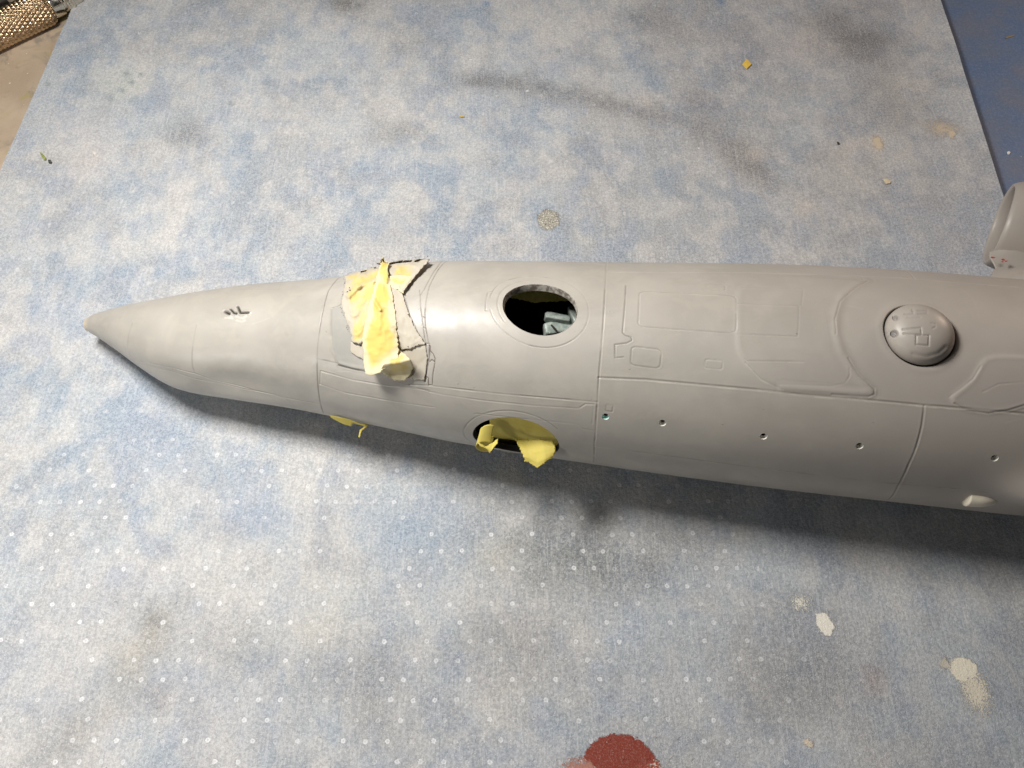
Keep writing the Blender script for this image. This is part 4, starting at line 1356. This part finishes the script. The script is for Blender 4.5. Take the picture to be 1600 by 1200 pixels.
m = Mat('blue mat', (0.10, 0.17, 0.30), 0.6)
c = m.mix(m.ramp(m.noise(.6, 4, .6), .38, .62), (.10, .165, .30), (.145, .175, .25))
c = m.mix(m.ramp(m.noise(14, 4, .75), .45, .68, 0, .5), c, (.20, .26, .38))
c = m.mix(m.ramp(m.noise(26, 2, .7), .48, .28, 0, .4), c, (.05, .09, .17))
c = m.mix(m.ramp(m.noise(9, 1, .5), .80, .82, 0, .9), c, (.75, .75, .72))
m.color(c); m.bump(m.noise(24, 3, .7), .012, .7)
p = at_height([1380, 1520, 1560], [-60, 200, 400])
mat_o = flat('blue_mat', [(6.0, -6), (6.0, 34), (34, 34), (34, -6)], -.13, m.m, thick=.16)
tag(mat_o, 'darker blue mat with dust specks showing beyond the right edge of the pale sheet', 'mat')

# ------------------------------------------------------------------ knurled tool at the top left
def tool():
    zc = .50 - .30
    rad = .47
    a0 = at_height(0, 41, zc + .05); a1 = at_height(100, -6, zc + .05)
    d = a1 - a0; d[2] = 0; L01 = np.linalg.norm(d); d /= L01
    side = np.array([-d[1], d[0], 0]); up = np.array([0, 0, 1.0])
    t = empty('hobby_tool', (float(a0[0]), float(a0[1]), 0))
    tag(t, 'brass coloured knurled tool handle with polished collar lying in the top left corner', 'hand tool')
    tl_ = -Vector(t.location)
    c0 = np.array([a0[0], a0[1], rad - .30])
    mb = Mat('brass knurling', (.70, .50, .28), .30, 1.0)
    mb.color(mb.mix(mb.ramp(mb.noise(6, 3), .35, .65), (.62, .47, .31), (.46, .34, .21)))
    mc = Mat('polished collar', (.72, .68, .58), .18, 1.0); mc.rough(mc.ramp(mc.noise(8, 3), .3, .7, .12, .3))

    def turned(name, s0, s1, prof, mat, ns=200, na=120, knurl=0):
        s = np.linspace(s0, s1, ns); A = np.linspace(0, 2 * np.pi, na, endpoint=False)
        SS, AA = np.meshgrid(s, A, indexing='ij')
        r = np.interp(SS, [p_[0] for p_ in prof], [p_[1] for p_ in prof])
        if knurl:
            k1 = np.abs(np.sin((AA * 26 + SS * 26) * .5)); k2 = np.abs(np.sin((AA * 26 - SS * 26) * .5))
            r = r + knurl * np.minimum(k1, k2) - knurl * .5
        V = c0 + SS[..., None] * d + (r * np.cos(AA))[..., None] * side + (r * np.sin(AA))[..., None] * up
        V = np.vstack([V.reshape(-1, 3), (c0 + s0 * d)[None], (c0 + s1 * d)[None]])
        F = grid_faces(ns, na, True).tolist()
        F += [[(k_ + 1) % na, k_, ns * na] for k_ in range(na)] + [[(ns - 1) * na + k_, (ns - 1) * na + (k_ + 1) % na, ns * na + 1] for k_ in range(na)]
        o = np_mesh(name, V, F, mat); o.parent = t; o.location = tl_; return o
    sk = L01 * .72
    turned('grip', -5.0, sk, [(-5, .46), (sk - .12, .47), (sk, .42)], mb.m, 420, 240, .045)
    prof = [(sk, .34), (sk + .05, .37), (sk + .35, .37), (sk + .38, .32), (sk + .44, .32), (sk + .47, .36), (sk + .52, .36), (sk + .55, .31), (sk + .60, .31), (sk + .63, .35),
            (sk + .68, .35), (sk + .71, .29), (sk + .95, .27), (sk + 1.0, .20), (sk + 2.2, .12)]
    turned('collar', sk, sk + 2.2, prof, mc.m, 180, 72)
    # second dark tool lying behind
    t2 = empty('hobby_tool', (float(a0[0]), float(a0[1]) + 1.4, 0))
    tag(t2, 'dark grey tool shaft behind the brass handle, only a corner showing', 'hand tool')
    md = Mat('dark steel', (.10, .095, .09), .35, .8)
    md.rough(md.ramp(md.noise(5, 3), .3, .7, .25, .5))
    c1 = np.array([a0[0] - .35, a0[1], rad - .30]) + side * .98
    s = np.linspace(-4, .95, 60); A = np.linspace(0, 2 * np.pi, 40, endpoint=False)
    SS, AA = np.meshgrid(s, A, indexing='ij')
    r = np.interp(SS, [-4, .6, .7, .95], [.36, .36, .30, .24])
    V = (c1 + SS[..., None] * d + (r * np.cos(AA))[..., None] * side + (r * np.sin(AA))[..., None] * up)
    V = np.vstack([V.reshape(-1, 3), (c1 + s[-1] * d)[None]])
    F = grid_faces(60, 40, True).tolist() + [[59 * 40 + k_, 59 * 40 + (k_ + 1) % 40, 2400] for k_ in range(40)]
    o = np_mesh('shaft', V, F, md.m); o.parent = t2; o.location = -Vector(t2.location)


tool()

# ------------------------------------------------------------------ crumbs lying about
def chip(name, px, py, poly, z, th, col, label, cat, rough=.6, bend=0.0, group=None):
    """flat flake: polygon in picture pixels round its centre"""
    pts = [at_height(px + a, py + b, z) for a, b in poly]
    n = len(pts); c = np.mean(pts, 0)
    V = []
    for q in pts: V.append(q + (0, 0, bend * rng.random()))
    V.append(c + (0, 0, th * .6 + bend))
    for q in pts: V.append(q - (0, 0, th))
    F = [[(k_ + 1) % n, k_, n] for k_ in range(n)] + [[k_, (k_ + 1) % n, n + 1 + (k_ + 1) % n, n + 1 + k_] for k_ in range(n)]
    mm = Mat(name + ' colour', col, rough); mm.color(mm.mix(mm.noise(20, 3), tuple(v * .85 for v in col), tuple(min(1, v * 1.1) for v in col)))
    o = np_mesh(name, np.array(V), F, mm.m, smooth=False)
    return tag(o, label, cat, group)


chip('tape_scrap', 1167, 99, [(-7, 1), (-3, -4), (0, -7), (4, -3), (7, 1), (3, 5), (0, 8), (-4, 4)], .03, .02, (.80, .55, .10), 'tiny diamond shaped yellow tape scrap on the sheet near the top', 'scrap')
chip('paint_flake', 1385, 282, [(-5, -3), (1, -3), (7, 1), (6, 4), (0, 5), (-3, 1)], .02, .02, (.70, .60, .42), 'small tan flake lying left of the engine pod on the sheet', 'flake')
chip('paint_flake', 1576, 238, [(-2, -1), (1, -2), (3, 0), (1, 3), (-2, 2)], -.11, .02, (.8, .8, .78), 'tiny white flake on the dark blue mat above the engine pod', 'flake')
chip('wood_splinter', 1578, 56, [(-7, 2), (0, -1), (8, -2), (7, 0), (0, 2), (-6, 4)], -.11, .02, (.25, .20, .12), 'thin brown splinter lying on the dark blue mat', 'splinter')
chip('green_crumb', 68, 243, [(-6, -6), (-3, -4), (1, 0), (4, 4), (3, 7), (0, 6), (-3, 1)], .02, .03, (.30, .33, .08), 'curled olive green crumb near the left edge of the sheet', 'crumb', bend=.03)
chip('dark_crumb', 78, 252, [(-3, -2), (1, -2), (3, 1), (1, 3), (-2, 2)], .02, .03, (.05, .06, .04), 'dark crumb touching the olive green one on the sheet', 'crumb', bend=.02)
chip('tape_scrap', 721, 181, [(-3, -1), (0, 0), (4, 0), (4, 1.5), (0, 1.5), (-3, 1)], .02, .01, (.65, .45, .12), 'hair thin orange scrap in the middle of the upper sheet', 'scrap')
chip('dark_crumb', 1310, 223, [(-2, -2), (1, -1), (2, 2), (-1, 2)], .02, .02, (.04, .04, .03), 'minute black crumb on the sheet beside the tan stains', 'crumb')
print('verts fuselage', NX * NT)
